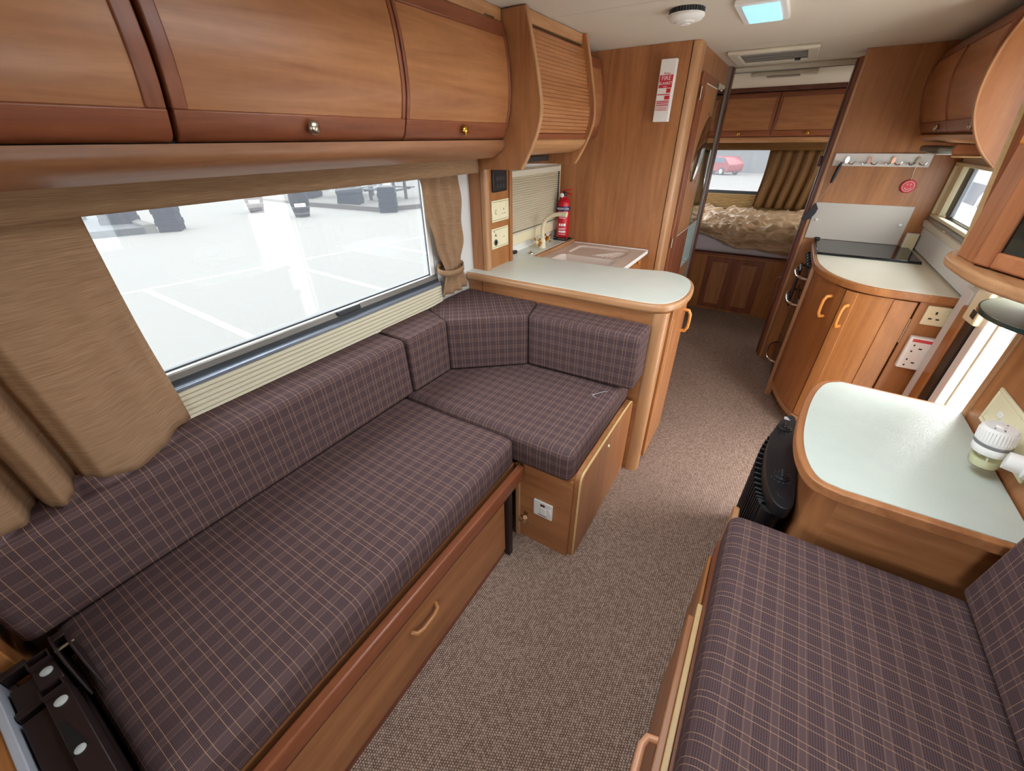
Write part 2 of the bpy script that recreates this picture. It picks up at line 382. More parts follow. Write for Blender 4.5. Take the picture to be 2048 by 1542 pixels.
# folded pleated blind under it
t = T('pleated_blind', 'folded cream pleated blind gathered below the long lounge window', 'blind', (-1.3, .5, .85))
mk('rail', bx(B(), -1.332, -1.30, -.36, 1.44, .930, .946), ALU_B, t, bev=.005)
mk('shadow_gap', bx(B(), -1.335, -1.318, -.36, 1.44, .944, .960), ALU_D, t)
for k in range(6):
    z = .930-.0155*k; bm = B(); n = 24
    rows = []
    for i in range(n+1):
        y = -.36+1.80*i/n; e = abs(2*i/n-1); sag = .010*(e**8)*(k/5)
        rows.append([bm.verts.new(p) for p in ((-1.309, y, z+sag*.8), (-1.302-.002*(k % 2), y, z-.003+sag), (-1.300-.002*(k % 2), y, z-.012+sag), (-1.309, y, z-.0152+sag))])
    for a, c in zip(rows, rows[1:]):
        for q in range(4): bm.faces.new((a[q], a[(q+1) % 4], c[(q+1) % 4], c[q]))
    bm.faces.new(rows[0][::-1]); bm.faces.new(rows[-1])
    mk('pleat', bm, PLEAT, t)

# rear window
w2 = st(mk('window_2', ringbox(B(), 'y', 5.735, 5.77, -1.05, .25, .985, 1.43, .02), ALU, bev=.002))
mk('pane', bx(B(), -1.03, .23, 5.755, 5.76, 1.0, 1.41), PANE_R, w2)
mk('frame', bx(B(), -1.05, .25, 5.725, 5.745, .972, 1.0), ALU_D, w2, bev=.003)
for i, x in ((6, -1.35), (7, .82)):  # unseen bedroom side windows, added to brighten the bed
    wv = st(mk(f'window_{i}', ringbox(B(), 'x', x-.012, x+.012, 4.55, 5.40, .965, 1.43, .025), ALU, bev=.002)); mk('pane', bx(B(), x-.003, x+.003, 4.57, 5.38, .985, 1.41), PANE_K, wv)
wv = st(mk('window_8', ringbox(B(), 'x', .808, .832, .42, .96, .93, 1.46, .03), ALU, bev=.002)); mk('pane', bx(B(), .818, .823, .44, .94, .95, 1.44), PANE_K, wv)
# kitchen window on the right
w3 = st(mk('window_3', ringbox(B(), 'x', .775, .80, 2.47, 3.512, 1.115, 1.402, .018), CREAM, bev=.004))
b = B(); bx(b, .80, .838, 3.40, 3.44, 1.13, 1.385); bx(b, .80, .838, 2.50, 2.515, 1.13, 1.385); mk('reveal', b, CREAM, w3)
mk('reveal', bx(B(), .79, .80, 3.40, 3.492, 1.135, 1.382), CREAM, w3)
mk('sash', ringbox(B(), 'x', .822, .842, 2.51, 3.41, 1.125, 1.392, .014), ALU_D, w3, bev=.003)
mk('sash', bx(B(), .812, .832, 3.30, 3.39, 1.14, 1.38), ALU_D, w3, bev=.003)
mk('pane', bx(B(), .828, .832, 2.52, 3.40, 1.135, 1.385), PANE_K, w3)
mk('sill', bx(B(), .768, .80, 2.46, 3.512, 1.098, 1.115), ALU, w3, bev=.003)
mk('latch', bx(B(), .766, .78, 3.06, 3.10, 1.08, 1.10), CREAM_S, w3, bev=.003)
st(mk('trim_1', bx(B(), .775, .80, 2.46, 3.515, .93, 1.055), WALLM, bev=.004))
st(mk('trim_2', prism(B(), [(.80, 1.055), (.768, 1.058), (.762, 1.09), (.775, 1.098), (.80, 1.098)], 2.46, 3.515, 'y'), CREAM_S))
# kitchen window on the left, closed
w4 = st(mk('window_4', ringbox(B(), 'x', -1.33, -1.308, 1.99, 2.712, 1.0, 1.39, .03), CREAM, bev=.006))
mk('sill', bx(B(), -1.33, -1.304, 1.99, 2.70, .985, 1.056), CREAM, w4, bev=.006)
st(mk('trim_3', bx(B(), -1.33, -1.322, 2.0, 2.70, .937, .985), WHITE))

# doorway on the right
d1 = st(mk('door_1', bx(B(), .801, .846, 2.085, 2.0985, .0, 1.81), WHITE, bev=.003))
mk('frame', bx(B(), .768, .7995, 2.10, 2.17, .0, 1.80), WHITE, d1, bev=.006)
mk('seal', bx(B(), .762, .80, 2.172, 2.25, .0, 1.80), BLACK, d1, bev=.004)
for z in (.70, .80, .815, .88): mk('screw', lathe(B(), [(.005, 0), (.004, .003)], (.823, 2.085, z), (0, -1, 0), 10), NICKEL, d1)
st(mk('trim_4', bx(B(), .755, .80, 2.252, 2.335, 0, .93), W_kit_z, bev=.006))
st(mk('trim_5', bx(B(), .765, .80, 2.337, 2.435, 0, .98), WALLM, bev=.004))
st(mk('trim_6', bx(B(), .695, .80, .97, 1.665, 0, 1.20), W_panel_z))
st(mk('trim_7', bx(B(), .690, .80, 1.667, 1.70, 0, 1.25), W_nose_z, bev=.008))
t = T('door_lock_box', 'cream plastic box on the wall between doorway and kitchen worktop', 'box', (.78, 2.2, .9))
mk('body', prism(B(), [(2.13, .905), (2.255, .895), (2.255, 1.02), (2.13, 1.035)], .745, .80, 'x'), CREAM, t, bev=.008)
mk('window', bx(B(), .742, .746, 2.15, 2.19, .925, .955), BLACK, t, bev=.002)

# ------------------------------------------------------------------ lockers
LP = smooth_poly([(.205, 1.535), (.249, 1.536), (.266, 1.585), (.2835, 1.65), (.284, 1.73), (.274, 1.82), (.248, 1.905)], 2)[3:]
def cutp(pts, z0, z1):
    o = []
    for (d, z), (d2, z2) in zip(pts, pts[1:]):
        for zz in (z0, z1):
            pass
        if z0 <= z <= z1: o.append((d, z))
        for zz in (z0, z1):
            if (z-zz)*(z2-zz) < 0:
                k = (zz-z)/(z2-z); o.append((d+(d2-d)*k, zz))
    if z0 <= pts[-1][1] <= z1: o.append(pts[-1])
    o.sort(key=lambda p: p[1]); return o
MAPS = {'L': lambda d, z, l: (XL+d, l, z), 'R': lambda d, z, l: (XR-d, l, z), 'B': lambda d, z, l: (l, YR-d, z)}
def slab(bm, prof, l0, l1, th, M, bump=0):
    outer = offs(prof, -bump) if bump else prof
    inner = offs(prof, th)
    n = len(prof); R = []
    for l in (l0, l1):
        R.append(([bm.verts.new(M(*p, l)) for p in outer], [bm.verts.new(M(*p, l)) for p in inner]))
    (a, c), (e, g) = R
    for i in range(n-1):
        bm.faces.new((a[i], a[i+1], e[i+1], e[i])); bm.faces.new((c[i], c[i+1], g[i+1], g[i]))
        bm.faces.new((a[i], a[i+1], c[i+1], c[i])); bm.faces.new((e[i], e[i+1], g[i+1], g[i]))
    bm.faces.new((a[0], c[0], g[0], e[0])); bm.faces.new((a[-1], c[-1], g[-1], e[-1]))
    return bm
AX = {'L': 'y', 'R': 'y', 'B': 'x'}
def locker(side, l0, l1, label, group, prof=LP, knob=None, km=None, sl=.028, sr=.028, carc=True):
    M = MAPS[side]; ax = AX[side]; g = globals()
    o = Vector(M(.12, 1.53, (l0+l1)/2)); t = T('overhead_locker', label, 'cupboard', o, group)
    if carc:
        p0, p1 = M(0, 1.54, l0+.001), M(.20, 1.935, l1-.001)
        bx(b := B(), min(p0[0], p1[0]), max(p0[0], p1[0]), min(p0[1], p1[1]), max(p0[1], p1[1]), 1.54, 1.906); mk('carcass', b, g[f'W_dark_{ax}'], t)
    door = mk('door', slab(B(), cutp(prof, 1.57, 1.89), l0+sl*.6, l1-sr*.6, .012, M), g[f'W_panel_{ax}'], t)
    mk('bottom_rail', slab(B(), cutp(prof, 1.535, 1.588), l0, l1, .02, M, .006), g[f'W_dark_{ax}'], door, bev=.003)
    mk('top_rail', slab(B(), cutp(prof, 1.862, 1.905), l0, l1, .02, M, .006), g[f'W_dark_{ax}'], door, bev=.003)
    mid = cutp(prof, 1.587, 1.863)
    mk('stile', slab(B(), mid, l0, l0+sl, .02, M, .005), g[f'W_dark_z'], door, bev=.003)
    mk('stile', slab(B(), mid, l1-sr, l1, .02, M, .005), g[f'W_dark_z'], door, bev=.003)
    if knob is not None:
        p = Vector(M(cutp(prof, 1.555, 1.57)[0][0]+.006, 1.561, knob)); nrm = Vector(M(1, 0, 0))-Vector(M(0, 0, 0)); nrm.normalize()
        mk('knob', lathe(B(), [(.006, 0), (.0065, .006), (.0135, .010), (.0165, .016), (.015, .020), (.010, .0235), (.003, .025)], p, nrm, 20), km or BRASS, door)
    return t
locker('L', -.55, .446, 'curved wooden overhead locker nearest the camera, its right end only', 'lounge overhead lockers', sr=.034)
locker('L', .456, 1.087, 'wide middle overhead locker with dull silver knob above lounge window', 'lounge overhead lockers', knob=.755, km=NICKEL, sl=.028, sr=.013)
locker('L', 1.093, 1.686, 'overhead locker with brass knob next to the roller cupboard end panel', 'lounge overhead lockers', knob=1.378, km=BRASS, sl=.013, sr=.016)
locker('L', 2.272, 2.715, 'short overhead locker between roller cupboard and wardrobe wall', 'kitchen overhead lockers')
t = T('locker_top_board', 'narrow wooden board between lounge lockers and ceiling, with hinges', 'trim', (-1.2, .5, 1.93))
mk('board', bx(B(), XL+.16, XL+.243, -.55, 1.685, 1.910, 1.949), W_nose_y, t, bev=.002)
for y in (1.25, 1.60): mk('hinge', bx(B(), XL+.243, XL+.249, y-.03, y+.03, 1.903, 1.915), NICKEL, t, bev=.002)
t = T('pelmet_rail', 'rounded light wood rail along the bottom of the lounge lockers', 'trim', (-1.15, .5, 1.5))
pr = smooth_poly([(.19, 1.462), (.215, 1.474), (.238, 1.488), (.250, 1.505), (.250, 1.529)], 2)
mk('rail', slab(B(), pr, -.55, 1.686, .018, MAPS['L']), W_rail_y, t)
mk('shelf', bx(B(), XL, XL+.20, -.55, 1.686, 1.500, 1.512), W_panel_y, t)
mk('shadow_gap', bx(B(), XL+.15, XL+.236, -.55, 1.686, 1.5285, 1.5345), BLACKM, t)
t = T('brass_catch', 'small brass catch under the lounge locker beside the roller cupboard', 'catch', (-1.2, 1.66, 1.475))
mk('plate', bx(B(), -1.213, -1.187, 1.648, 1.672, 1.479, 1.484), BRASS, t, bev=.001)
mk('pin', cyl(B(), (-1.2, 1.645, 1.468), (-1.2, 1.675, 1.468), .006), BRASS, t)
mk('arm', bx(B(), -1.206, -1.194, 1.655, 1.665, 1.466, 1.481), BRASS, t, bev=.001)

# valance and lounge curtains
def sheet(fn, nu, nv, th=.003):
    bm = B(); g = [[bm.verts.new(fn(i/nu, j/nv)) for j in range(nv+1)] for i in range(nu+1)]
    for i in range(nu):
        for j in range(nv): bm.faces.new((g[i][j], g[i+1][j], g[i+1][j+1], g[i][j+1]))
    return bm
def solid(o, th=.003):
    s = o.modifiers.new('thick', 'SOLIDIFY'); s.thickness = th; s.offset = 0; return o
t = tag(mk('valance', sheet(lambda u, v: (-1.222+.004*sin(u*9)+.003*sin(u*31), -.55+2.228*u, 1.4975-.0955*v), 60, 4), TWEED, None, (-1.22, .5, 1.45)), 'flat brown tweed valance hanging along the top of the lounge window', 'valance'); solid(t, .006)
def pl(tab, u):
    for (a, x), (c, y) in zip(tab, tab[1:]):
        if a >= u >= c or a <= u <= c:
            k = (u-a)/(c-a); k = k*k*(3-2*k); return x+(y-x)*k
    return tab[-1][1]
FL = [(.30, -1.285), (.27, -1.262), (.20, -1.222), (.12, -1.186), (.075, -1.188), (.052, -1.222), (.040, -1.262), (.030, -1.245), (.015, -1.186), (-.005, -1.172), (-.022, -1.20), (-.034, -1.262), (-.046, -1.245), (-.07, -1.185), (-.13, -1.165), (-.2, -1.185), (-.25, -1.25), (-.3, -1.2), (-.45, -1.19)]
def cl(u, v):
    y = .295-.70*u; x = pl(FL, y); k = min(1, .25+v*1.1); k = k*k*(3-2*k) if k < 1 else 1
    zb = .850+.012*sin(y*30)+.02*max(0, -y)
    return (-1.272*(1-k)+x*k+.004*sin(v*9+y*18)+.010*v*v*max(0, sin(y*13)), y-.004*sin(v*5), 1.412*(1-v)+zb*v)
t = tag(mk('curtain', sheet(cl, 150, 26), TWEED, None, (-1.24, 0, .85), ang=180), 'wide brown tweed curtain in deep folds at near end of lounge window', 'curtain', 'lounge window curtains'); solid(t)
def cr(u, v):
    pinch = math.exp(-((v-.74)/.14)**2)
    w0 = 1.355+.075*min(1, v*1.3)+.03*pinch; w1 = 1.610-.025*pinch
    y = w0+(w1-w0)*u; amp = .014-.004*v-.004*pinch
    return (-1.292+amp*sin(u*2*pi*3.1+1.2*v)+.012*sin(u*pi)*v+.006*sin(v*17+u*4), y, 1.408-.535*v+.012*u)
rc = T('curtain', 'narrow brown tweed curtain gathered in a tieback at far end of lounge window', 'curtain', (-1.29, 1.5, .86), 'lounge window curtains')
solid(mk('drape', sheet(cr, 70, 30), TWEED, rc, ang=180))
def tieb(a):
    return (-1.287+.036*cos(a), 1.505+.088*sin(a), 1.003-.018*cos(a))
bm = B(); ring = []
for k in range(28):
    a = 2*pi*k/28; c0 = Vector(tieb(a)); ring.append([bm.verts.new(c0+Vector((0, 0, h))) for h in (-.014, .014)])
for k in range(28): bm.faces.new((ring[k][0], ring[(k+1) % 28][0], ring[(k+1) % 28][1], ring[k][1]))
solid(mk('tieback', bm, TWEED, rc), .004)

# roller cupboard
t = T('roller_cupboard', 'curved wooden roller-shutter cupboard above the sink between two end panels', 'cupboard', (-1.15, 1.98, 1.5))
EP = [(-.982, 1.947), (-.946, 1.823), (-.921, 1.716), (-.906, 1.637), (-.918, 1.565), (-.955, 1.485), (-.999, 1.417)]
EPs = [EP[0]]+smooth_poly(EP, 2)[1:]
for y0, y1 in ((1.690, 1.710), (2.250, 2.270)):
    ep = mk('end_panel', prism(B(), [(XL+.004, 1.947), (XL+.004, 1.412)]+[(x-.006, z) for x, z in EPs[::-1]], y0, y1, 'y'), W_panel_z, t, bev=.001)
    mk('edging', strip(B(), EPs[::-1], y0-.001, y1+.001, .008, 'y'), W_nose_z, ep, bev=.002)
RP = smooth_poly([(x-.026, z) for x, z in EP], 3)
RPd = [(x-XL, z) for x, z in RP][::-1]
zs = [1.552+.0142*k for k in range(24)]
for z in zs: mk('slat', slab(B(), cutp(RPd, z+.0003, z+.0136), 1.711, 2.249, .008, MAPS['L']), W_panel_y, t, bev=.0016)
mk('backing', slab(B(), cutp([(d-.010, z) for d, z in RPd], 1.52, 1.90), 1.711, 2.249, .01, MAPS['L']), W_dark_y, t)
mk('bottom_rail', slab(B(), cutp(RPd, 1.528, 1.551), 1.711, 2.249, .016, MAPS['L'], .004), W_dark_y, t, bev=.002)
mk('sill_rail', slab(B(), smooth_poly([(.30, 1.470), (.345, 1.482), (.375, 1.505), (.385, 1.526)], 2), 1.711, 2.249, .016, MAPS['L']), W_nose_y, t)
mk('top_rail', bx(B(), -1.03, -1.0, 1.711, 2.249, 1.908, 1.947), W_nose_y, t, bev=.002)
mk('bottom_board', bx(B(), XL+.004, -1.035, 1.711, 2.249, 1.500, 1.512), W_panel_y, t)
mk('lamp_rail', bx(B(), -1.18, -1.15, 2.0, 2.24, 1.430, 1.457), ALU_D, t, bev=.004)

# ------------------------------------------------------------------ lounge seating, left
t = T('bench_base', 'long wooden bench base with raised reddish front rail and panel handle', 'bench', (-.6, 0, 0))
mk('panel', bx(B(), -.624, -.606, -1.0, .90, .045, .40), W_panel_y, t)
mk('plinth', bx(B(), -.627, -.612, -1.0, .90, 0, .045), W_dark_y, t)
mk('rail', bx(B(), -.611, -.582, -1.0, 1.012, .372, .437), W_dark_y, t, bev=.006, seg=3)
mk('batten', bx(B(), -.605, -.592, -1.0, .90, .352, .372), W_mahog, t)
mk('leg', bx(B(), -.612, -.588, .905, .932, 0, .372), STEEL_B, t, bev=.002)
mk('top_board', bx(B(), -1.328, -.63, -1.0, 1.02, .40, .428), W_panel_y, t)
mk('handle', tube(B(), [(-.606, .375, .256), (-.588, .385, .253), (-.583, .405, .251), (-.583, .455, .251), (-.588, .475, .253), (-.606, .485, .256)], .008, 10), W_kit_y, t)
def dent(w):
    s = 0
    for y, a in ((.33, .006), (.52, .007), (.44, .004)):
        s -= a*math.exp(-((w.y-y-(w.x+.8)*.12)/.022)**2)*math.exp(-((w.x+.72)/.16)**2)
    return s
tag(mk('seat_cushion', cushion(-1.318, -.615, -.150, 1.0, .44, .575, .03, .006, .035, 1, .003, dent), PLAID, None, (-.95, .1, .44), uv=('y', 0), ang=60), 'long plaid seat cushion on the left bench, with creases near its front', 'cushion', 'plaid lounge cushions')
tag(mk('seat_cushion', cushion(-1.318, -.386, 1.004, 1.682, .443, .582, .028, .006, .05, 5, .003), PLAID, None, (-.85, 1.35, .44), uv=('x', 0), ang=60), 'square corner plaid seat cushion with a pale mark, in front of the peninsula', 'cushion', 'plaid lounge cushions')
tag(mk('backrest_cushion', prism(B(), [(-1.325, .586), (-1.142, .586), (-1.147, .70), (-1.152, .842), (-1.325, .842)], -.188, 1.026, 'y'), PLAID, None, (-1.25, .1, .58), bev=.022, seg=4, uv=('y', 0), ang=60), 'long plaid backrest cushion under the lounge window', 'cushion', 'plaid lounge cushions')
bk = T('backrest_cushion', 'three-sided plaid corner backrest wrapping from window wall to peninsula', 'cushion', (-1.0, 1.5, .59), 'plaid lounge cushions')
zt, zb0 = .845, .592
mk('segment', prism(B(), [(-1.325, 1.030), (-1.142, 1.030), (-1.135, 1.262), (-1.325, 1.34)], zb0, zt), PLAID, bk, bev=.010, seg=3, uv=('y', 0), ang=60)
mk('segment', prism(B(), [(-1.325, 1.342), (-1.134, 1.264), (-.848, 1.494), (-.90, 1.682), (-1.325, 1.682)], zb0, zt), PLAID, bk, bev=.010, seg=3, uv=('x', radians(39)), ang=60)
mk('segment', prism(B(), [(-.898, 1.682), (-.846, 1.496), (-.335, 1.515), (-.335, 1.682)], zb0, zt), PLAID, bk, bev=.016, seg=3, uv=('x', 0), ang=60)
bm = B()
for a, c in (((-.47, 1.40), (-.44, 1.45)), ((-.44, 1.45), (-.425, 1.46)), ((-.47, 1.40), (-.45, 1.39)), ((-.46, 1.415), (-.475, 1.405))):
    tube(bm, [(a[0], a[1], .5915), (c[0], c[1], .5915)], .0012, 6)
t = T('lint_thread', 'pale bit of lint lying on the corner seat cushion', 'lint', (-.45, 1.42, .59)); mk('thread', bm, mat('lint_grey', (176, 170, 176), .9), t)
t = T('corner_bench_box', 'square wooden bench box below the corner cushion, with a round-cornered front flap', 'bench', (-.6, 1.35, 0))
mk('side_panel', bx(B(), -.62, -.383, 1.030, 1.046, 0, .43), W_panel_x, t)
mk('corner_strip', bx(B(), -.628, -.606, 1.018, 1.030, 0, .43), W_nose_z, t, bev=.004)
mk('top_board', bx(B(), -1.328, -.383, 1.046, 1.68, .41, .441), W_panel_x, t)
fl = smooth_poly([(1.046, 0), (1.046, .2), (1.046, .425), (1.058, .452), (1.085, .462), (1.3, .462), (1.62, .462), (1.666, .452), (1.684, .42), (1.684, .2), (1.684, 0)], 1)
fp = mk('flap', prism(B(), fl, -.382, -.366, 'x'), W_panel_z, t)
mk('edging', prism(B(), fl, -.366, -.356, 'x'), W_rim, fp, bev=.004, seg=3); mk('face', prism(B(), [(1.346+(y-1.346)*.985, .232+(z-.232)*.975) for y, z in fl], -.357, -.3545, 'x'), W_panel_z, fp)
mk('screw', lathe(B(), [(.007, 0), (.006, .004), (.003, .006)], (-.3545, 1.345, .40), (1, 0, 0), 12), CREAM, t)
mk('toggle', tube(B(), [(-.60, 1.012, .12), (-.575, 1.0, .135), (-.565, .995, .17)], .010, 8), W_nose_z, t)

def plate_x(name, label, x, y0, y1, z0, z1, material, group=None, sgn=1, ring=True):
    t = T(name, label, 'socket', (x, (y0+y1)/2, z0), group)
    a, c = sorted((x, x+.006*sgn)); mk('frame', bx(B(), a, c, y0, y1, z0, z1), material, t, bev=.003)
    return t
t = T('spur_switch', 'white fused switch plate with red light on the corner bench box', 'switch', (-.497, 1.03, .18))
mk('plate', bx(B(), -.541, -.455, 1.022, 1.030, .183, .270), WHITE, t, bev=.003, seg=3)
mk('fuse_holder', bx(B(), -.51, -.482, 1.0195, 1.023, .203, .238), WHITE, t, bev=.002)
mk('rocker', bx(B(), -.478, -.462, 1.0195, 1.023, .22, .245), WHITE, t, bev=.002)
mk('indicator', bx(B(), -.508, -.488, 1.0195, 1.023, .248, .258), mat('dark_red', (90, 12, 16), .3), t)
mk('print_line', bx(B(), -.517, -.478, 1.0205, 1.0225, .1935, .1965), GREYP, t)

# ------------------------------------------------------------------ peninsula and sink run
t = T('peninsula_cabinet', 'wooden peninsula cabinet behind the corner seat with a rounded end post', 'cabinet', (-.8, 1.9, 0))
mk('front_panel', bx(B(), XL+.002, -.335, 1.69, 1.708, 0, .894), W_panel_x, t)
mk('groove', bx(B(), -1.24, -1.235, 1.688, 1.692, .84, .894), W_dark_z, t)
mk('post', prism(B(), smooth_poly([(-.345, 1.684), (-.315, 1.684), (-.285, 1.70), (-.278, 1.73), (-.285, 1.755), (-.345, 1.755)], 2, True), 0, .894), W_nose_z, t)
mk('side_panel', bx(B(), -.345, -.293, 1.757, 2.145, .0, .894), W_panel_z, t)
dr = mk('door', bx(B(), -.292, -.272, 1.775, 2.13, .05, .885), W_kit_z, t, bev=.004); mk('panel', bx(B(), -.274, -.270, 1.82, 2.085, .12, .83), W_panel_z, dr, bev=.002)
HND = lambda p, d: tube(B(), [Vector(p)+Vector((0, 0, -.055)), Vector(p)+Vector(d)*.7+Vector((0, 0, -.054)), Vector(p)+Vector(d)+Vector((0, 0, -.035)), Vector(p)+Vector(d)*1.05, Vector(p)+Vector(d)+Vector((0, 0, .035)), Vector(p)+Vector(d)*.7+Vector((0, 0, .054)), Vector(p)+Vector((0, 0, .055))], [.009, .0085, .0075, .007, .0075, .0085, .009], 10)
mk('handle', HND((-.272, 2.06, .745), (.034, 0, 0)), W_bright, dr)
t = T('sink_cabinet', 'wooden cabinet below the sink against the wardrobe wall', 'cabinet', (-1.0, 2.45, 0))
mk('front_panel', bx(B(), -.70, -.682, 2.17, 2.712, 0, .895), W_kit_z, t); mk('side_panel', bx(B(), XL+.002, -.70, 2.17, 2.19, 0, .70), W_kit_x, t)
mk('knob', lathe(B(), [(.006, 0), (.012, .01), (.01, .018), (.004, .02)], (-.682, 2.6, .86), (1, 0, 0), 14), W_bright, t)
WT = [(XL+.002, 1.664), (-.40, 1.664), (-.335, 1.672), (-.285, 1.705), (-.252, 1.77), (-.236, 1.86), (-.236, 1.97), (-.252, 2.07), (-.29, 2.15), (-.345, 2.20), (-.42, 2.222), (-.66, 2.165), (-1.175, 2.160), (-1.175, 2.712), (XL+.002, 2.712)]
t = T('worktop', 'pale grey L-shaped worktop with light wood edge and rounded peninsula end', 'worktop', (-.8, 1.9, .895))
wt = [WT[0]]+smooth_poly(WT[1:11], 2)+WT[11:]
mk('edging', prism(B(), wt, .895, .933), W_nose_x, t, bev=.013, seg=4)
mk('top', prism(B(), [(XL+.002, 1.683)]+inset(wt, .017)[1:-1]+[(XL+.002, 2.71)], .928, .9352), LAM, t, bev=.0006)
mk('upstand', bx(B(), -1.1745, -1.168, 2.162, 2.71, .912, .934), W_nose_y, t)
t = T('kitchen_sink', 'beige acrylic sink with bowl and ribbed drainer set below the worktop strip', 'sink', (-.9, 2.45, .8))
def rr(x0, x1, y0, y1, r, z, n=6):
    o = []
    for cx, cy, a in ((x1-r, y0+r, -pi/2), (x1-r, y1-r, 0), (x0+r, y1-r, pi/2), (x0+r, y0+r, pi)):
        for k in range(n+1): o.append((cx+r*cos(a+pi/2*k/n), cy+r*sin(a+pi/2*k/n), z))
    return o
def loft(bm, loops, cap=True):
    R = [[bm.verts.new(p) for p in L] for L in loops]
    for a, c in zip(R, R[1:]):
        for k in range(len(a)): bm.faces.new((a[k], a[(k+1) % len(a)], c[(k+1) % len(a)], c[k]))
    if cap: bm.faces.new(R[-1])
    return bm
bw = loft(B(), [rr(-1.165, -.656, 2.166, 2.40, .006, .897), rr(-1.165, -.656, 2.166, 2.40, .006, .914), rr(-1.10, -.735, 2.185, 2.365, .045, .914), rr(-1.095, -.74, 2.190, 2.360, .045, .900), rr(-1.07, -.765, 2.21, 2.34, .04, .80), rr(-1.05, -.785, 2.23, 2.32, .03, .79)])
mk('bowl', bw, SINKM, t, ang=22)
mk('drainer', loft(B(), [rr(-1.165, -.656, 2.40, 2.712, .006, .897), rr(-1.165, -.656, 2.40, 2.712, .006, .914), rr(-1.09, -.735, 2.41, 2.65, .05, .914), rr(-1.08, -.745, 2.42, 2.64, .05, .904)]), SINKM, t, ang=22)
mk('rim', bx(B(), -.658, -.650, 2.166, 2.712, .893, .916), WHITE, t, bev=.002); mk('rim', bx(B(), -1.165, -.65, 2.703, 2.712, .893, .918), WHITE, t, bev=.002)
for k in range(6): mk('rib', tube(B(), [(-.93+.03*k, 2.44, .9045), (-.80+.008*k, 2.60, .9045)], .0026, 6), SINKM, t)
mk('plug_chain_stay', cyl(B(), (-1.065, 2.215, .868), (-1.065, 2.215, .885), .006), STEEL_B, t)
t = T('mixer_tap', 'cream swan-neck mixer tap with two brass cross handles beside the sink', 'tap', (-1.238, 2.36, .935))
mk('body', lathe(B(), [(.024, 0), (.025, .01), (.021, .018), (.022, .045), (.017, .055), (.015, .06)], (-1.238, 2.36, .935)), TAPM, t)
mk('spout', tube(B(), smooth_poly([(-1.238, 2.36, .98), (-1.238, 2.36, 1.06), (-1.222, 2.36, 1.105), (-1.18, 2.36, 1.132), (-1.12, 2.36, 1.145), (-1.085, 2.36, 1.145)], 2), .0125, 12), TAPM, t)
mk('spout_end', cyl(B(), (-1.095, 2.36, 1.145), (-1.078, 2.36, 1.143), .016), TAPM, t)
for s in (-1, 1):
    c = Vector((-1.238, 2.36+s*.068, .982)); h = mk('handle', cyl(B(), (-1.238, 2.36+s*.01, .965), c, .010, .012), BRASS, t)
    b = B()
    for k in range(4):
        a = pi/4+pi/2*k; tube(b, [c, c+Vector((cos(a)*.024, s*.004, sin(a)*.024))], [.005, .004], 8); lathe(b, [(.003, -.006), (.0075, -.002), (.0075, .003), (.003, .006)], c+Vector((cos(a)*.026, s*.004, sin(a)*.026)), (cos(a), 0, sin(a)), 10)
    mk('cross_knob', b, BRASS, h); mk('cap', lathe(B(), [(.012, 0), (.012, .008), (.006, .011)], c, (0, s, 0), 14), TAPM, h)
tag(mk('waste_button', lathe(B(), [(.019, 0), (.018, .004), (.009, .006), (.004, .011)], (-1.227, 2.19, .9352)), NICKEL, None, (-1.227, 2.19, .935)), 'small round metal button set in the worktop left of the tap', 'button')
tag(mk('black_clip', bx(B(), -1.322, -1.30, 2.12, 2.155, .9352, .953), BLACK, None, (-1.31, 2.14, .935), bev=.003), 'small black clip on the worktop against the wall beside socket tower', 'clip')
# fire extinguisher
e = (-1.236, 2.655); t = T('fire_extinguisher', 'small red powder fire extinguisher standing by the wardrobe wall', 'extinguisher', (*e, .935))
cy = mk('cylinder', lathe(B(), [(.034, .012), (.040, .016), (.041, .03), (.041, .225), (.037, .245), (.024, .262), (.015, .268), (.014, .275)], (*e, .935), n=32), RED, t)
mk('label_band', lathe(B(), [(.0413, .186), (.0415, .187), (.0415, .213), (.0413, .214)], (*e, .935), n=32), BLUEP, cy)
va = mk('valve', lathe(B(), [(.014, .272), (.016, .276), (.016, .292), (.010, .297), (.010, .304)], (*e, .935)), BLACK, t)
mk('lever', prism(B(), [(e[0]-.02, 1.232), (e[0]-.015, 1.240), (e[0]+.01, 1.248), (e[0]+.052, 1.257), (e[0]+.052, 1.249), (e[0]+.012, 1.238)], e[1]-.007, e[1]+.007, 'y'), RED, va, bev=.002)
mk('lever', prism(B(), [(e[0]-.008, 1.222), (e[0]+.02, 1.231), (e[0]+.05, 1.221), (e[0]+.054, 1.213), (e[0]+.02, 1.222), (e[0]-.008, 1.212)], e[1]-.007, e[1]+.007, 'y'), RED, va, bev=.002)
mk('gauge', lathe(B(), [(.013, 0), (.013, .012), (.010, .014)], (e[0]-.010, e[1]-.012, 1.214), (-.1, -1, .1), 18), WPRINT, va)
mk('stand', ringbox(B(), 'z', .935, .941, e[0]-.047, e[0]+.047, e[1]-.047, e[1]+.047, .006), SLOT, t)
b = B(); bx(b, e[0]-.045, e[0]-.041, e[1]-.045, e[1]-.041, .935, .965); bx(b, e[0]+.041, e[0]+.045, e[1]-.045, e[1]-.041, .935, .965); tube(b, [(e[0]-.043, e[1]-.043, .963), (e[0]-.03, e[1]-.047, .955), (e[0]+.03, e[1]-.047, .955), (e[0]+.043, e[1]-.043, .963)], .0025, 6); mk('bracket', b, SLOT, t)
va_ = radians(-18)
def on_cyl(s, z, size, material, a=0, sx=1):
    aa = radians(-72)+a; p = (e[0]+.0422*cos(aa), e[1]+.0422*sin(aa), z); return text(s, p, size, (pi/2, 0, aa+pi/2), material, cy, sx=sx, ext=.0002)
on_cyl('POWDER', .935+.200, .0185, WPRINT)
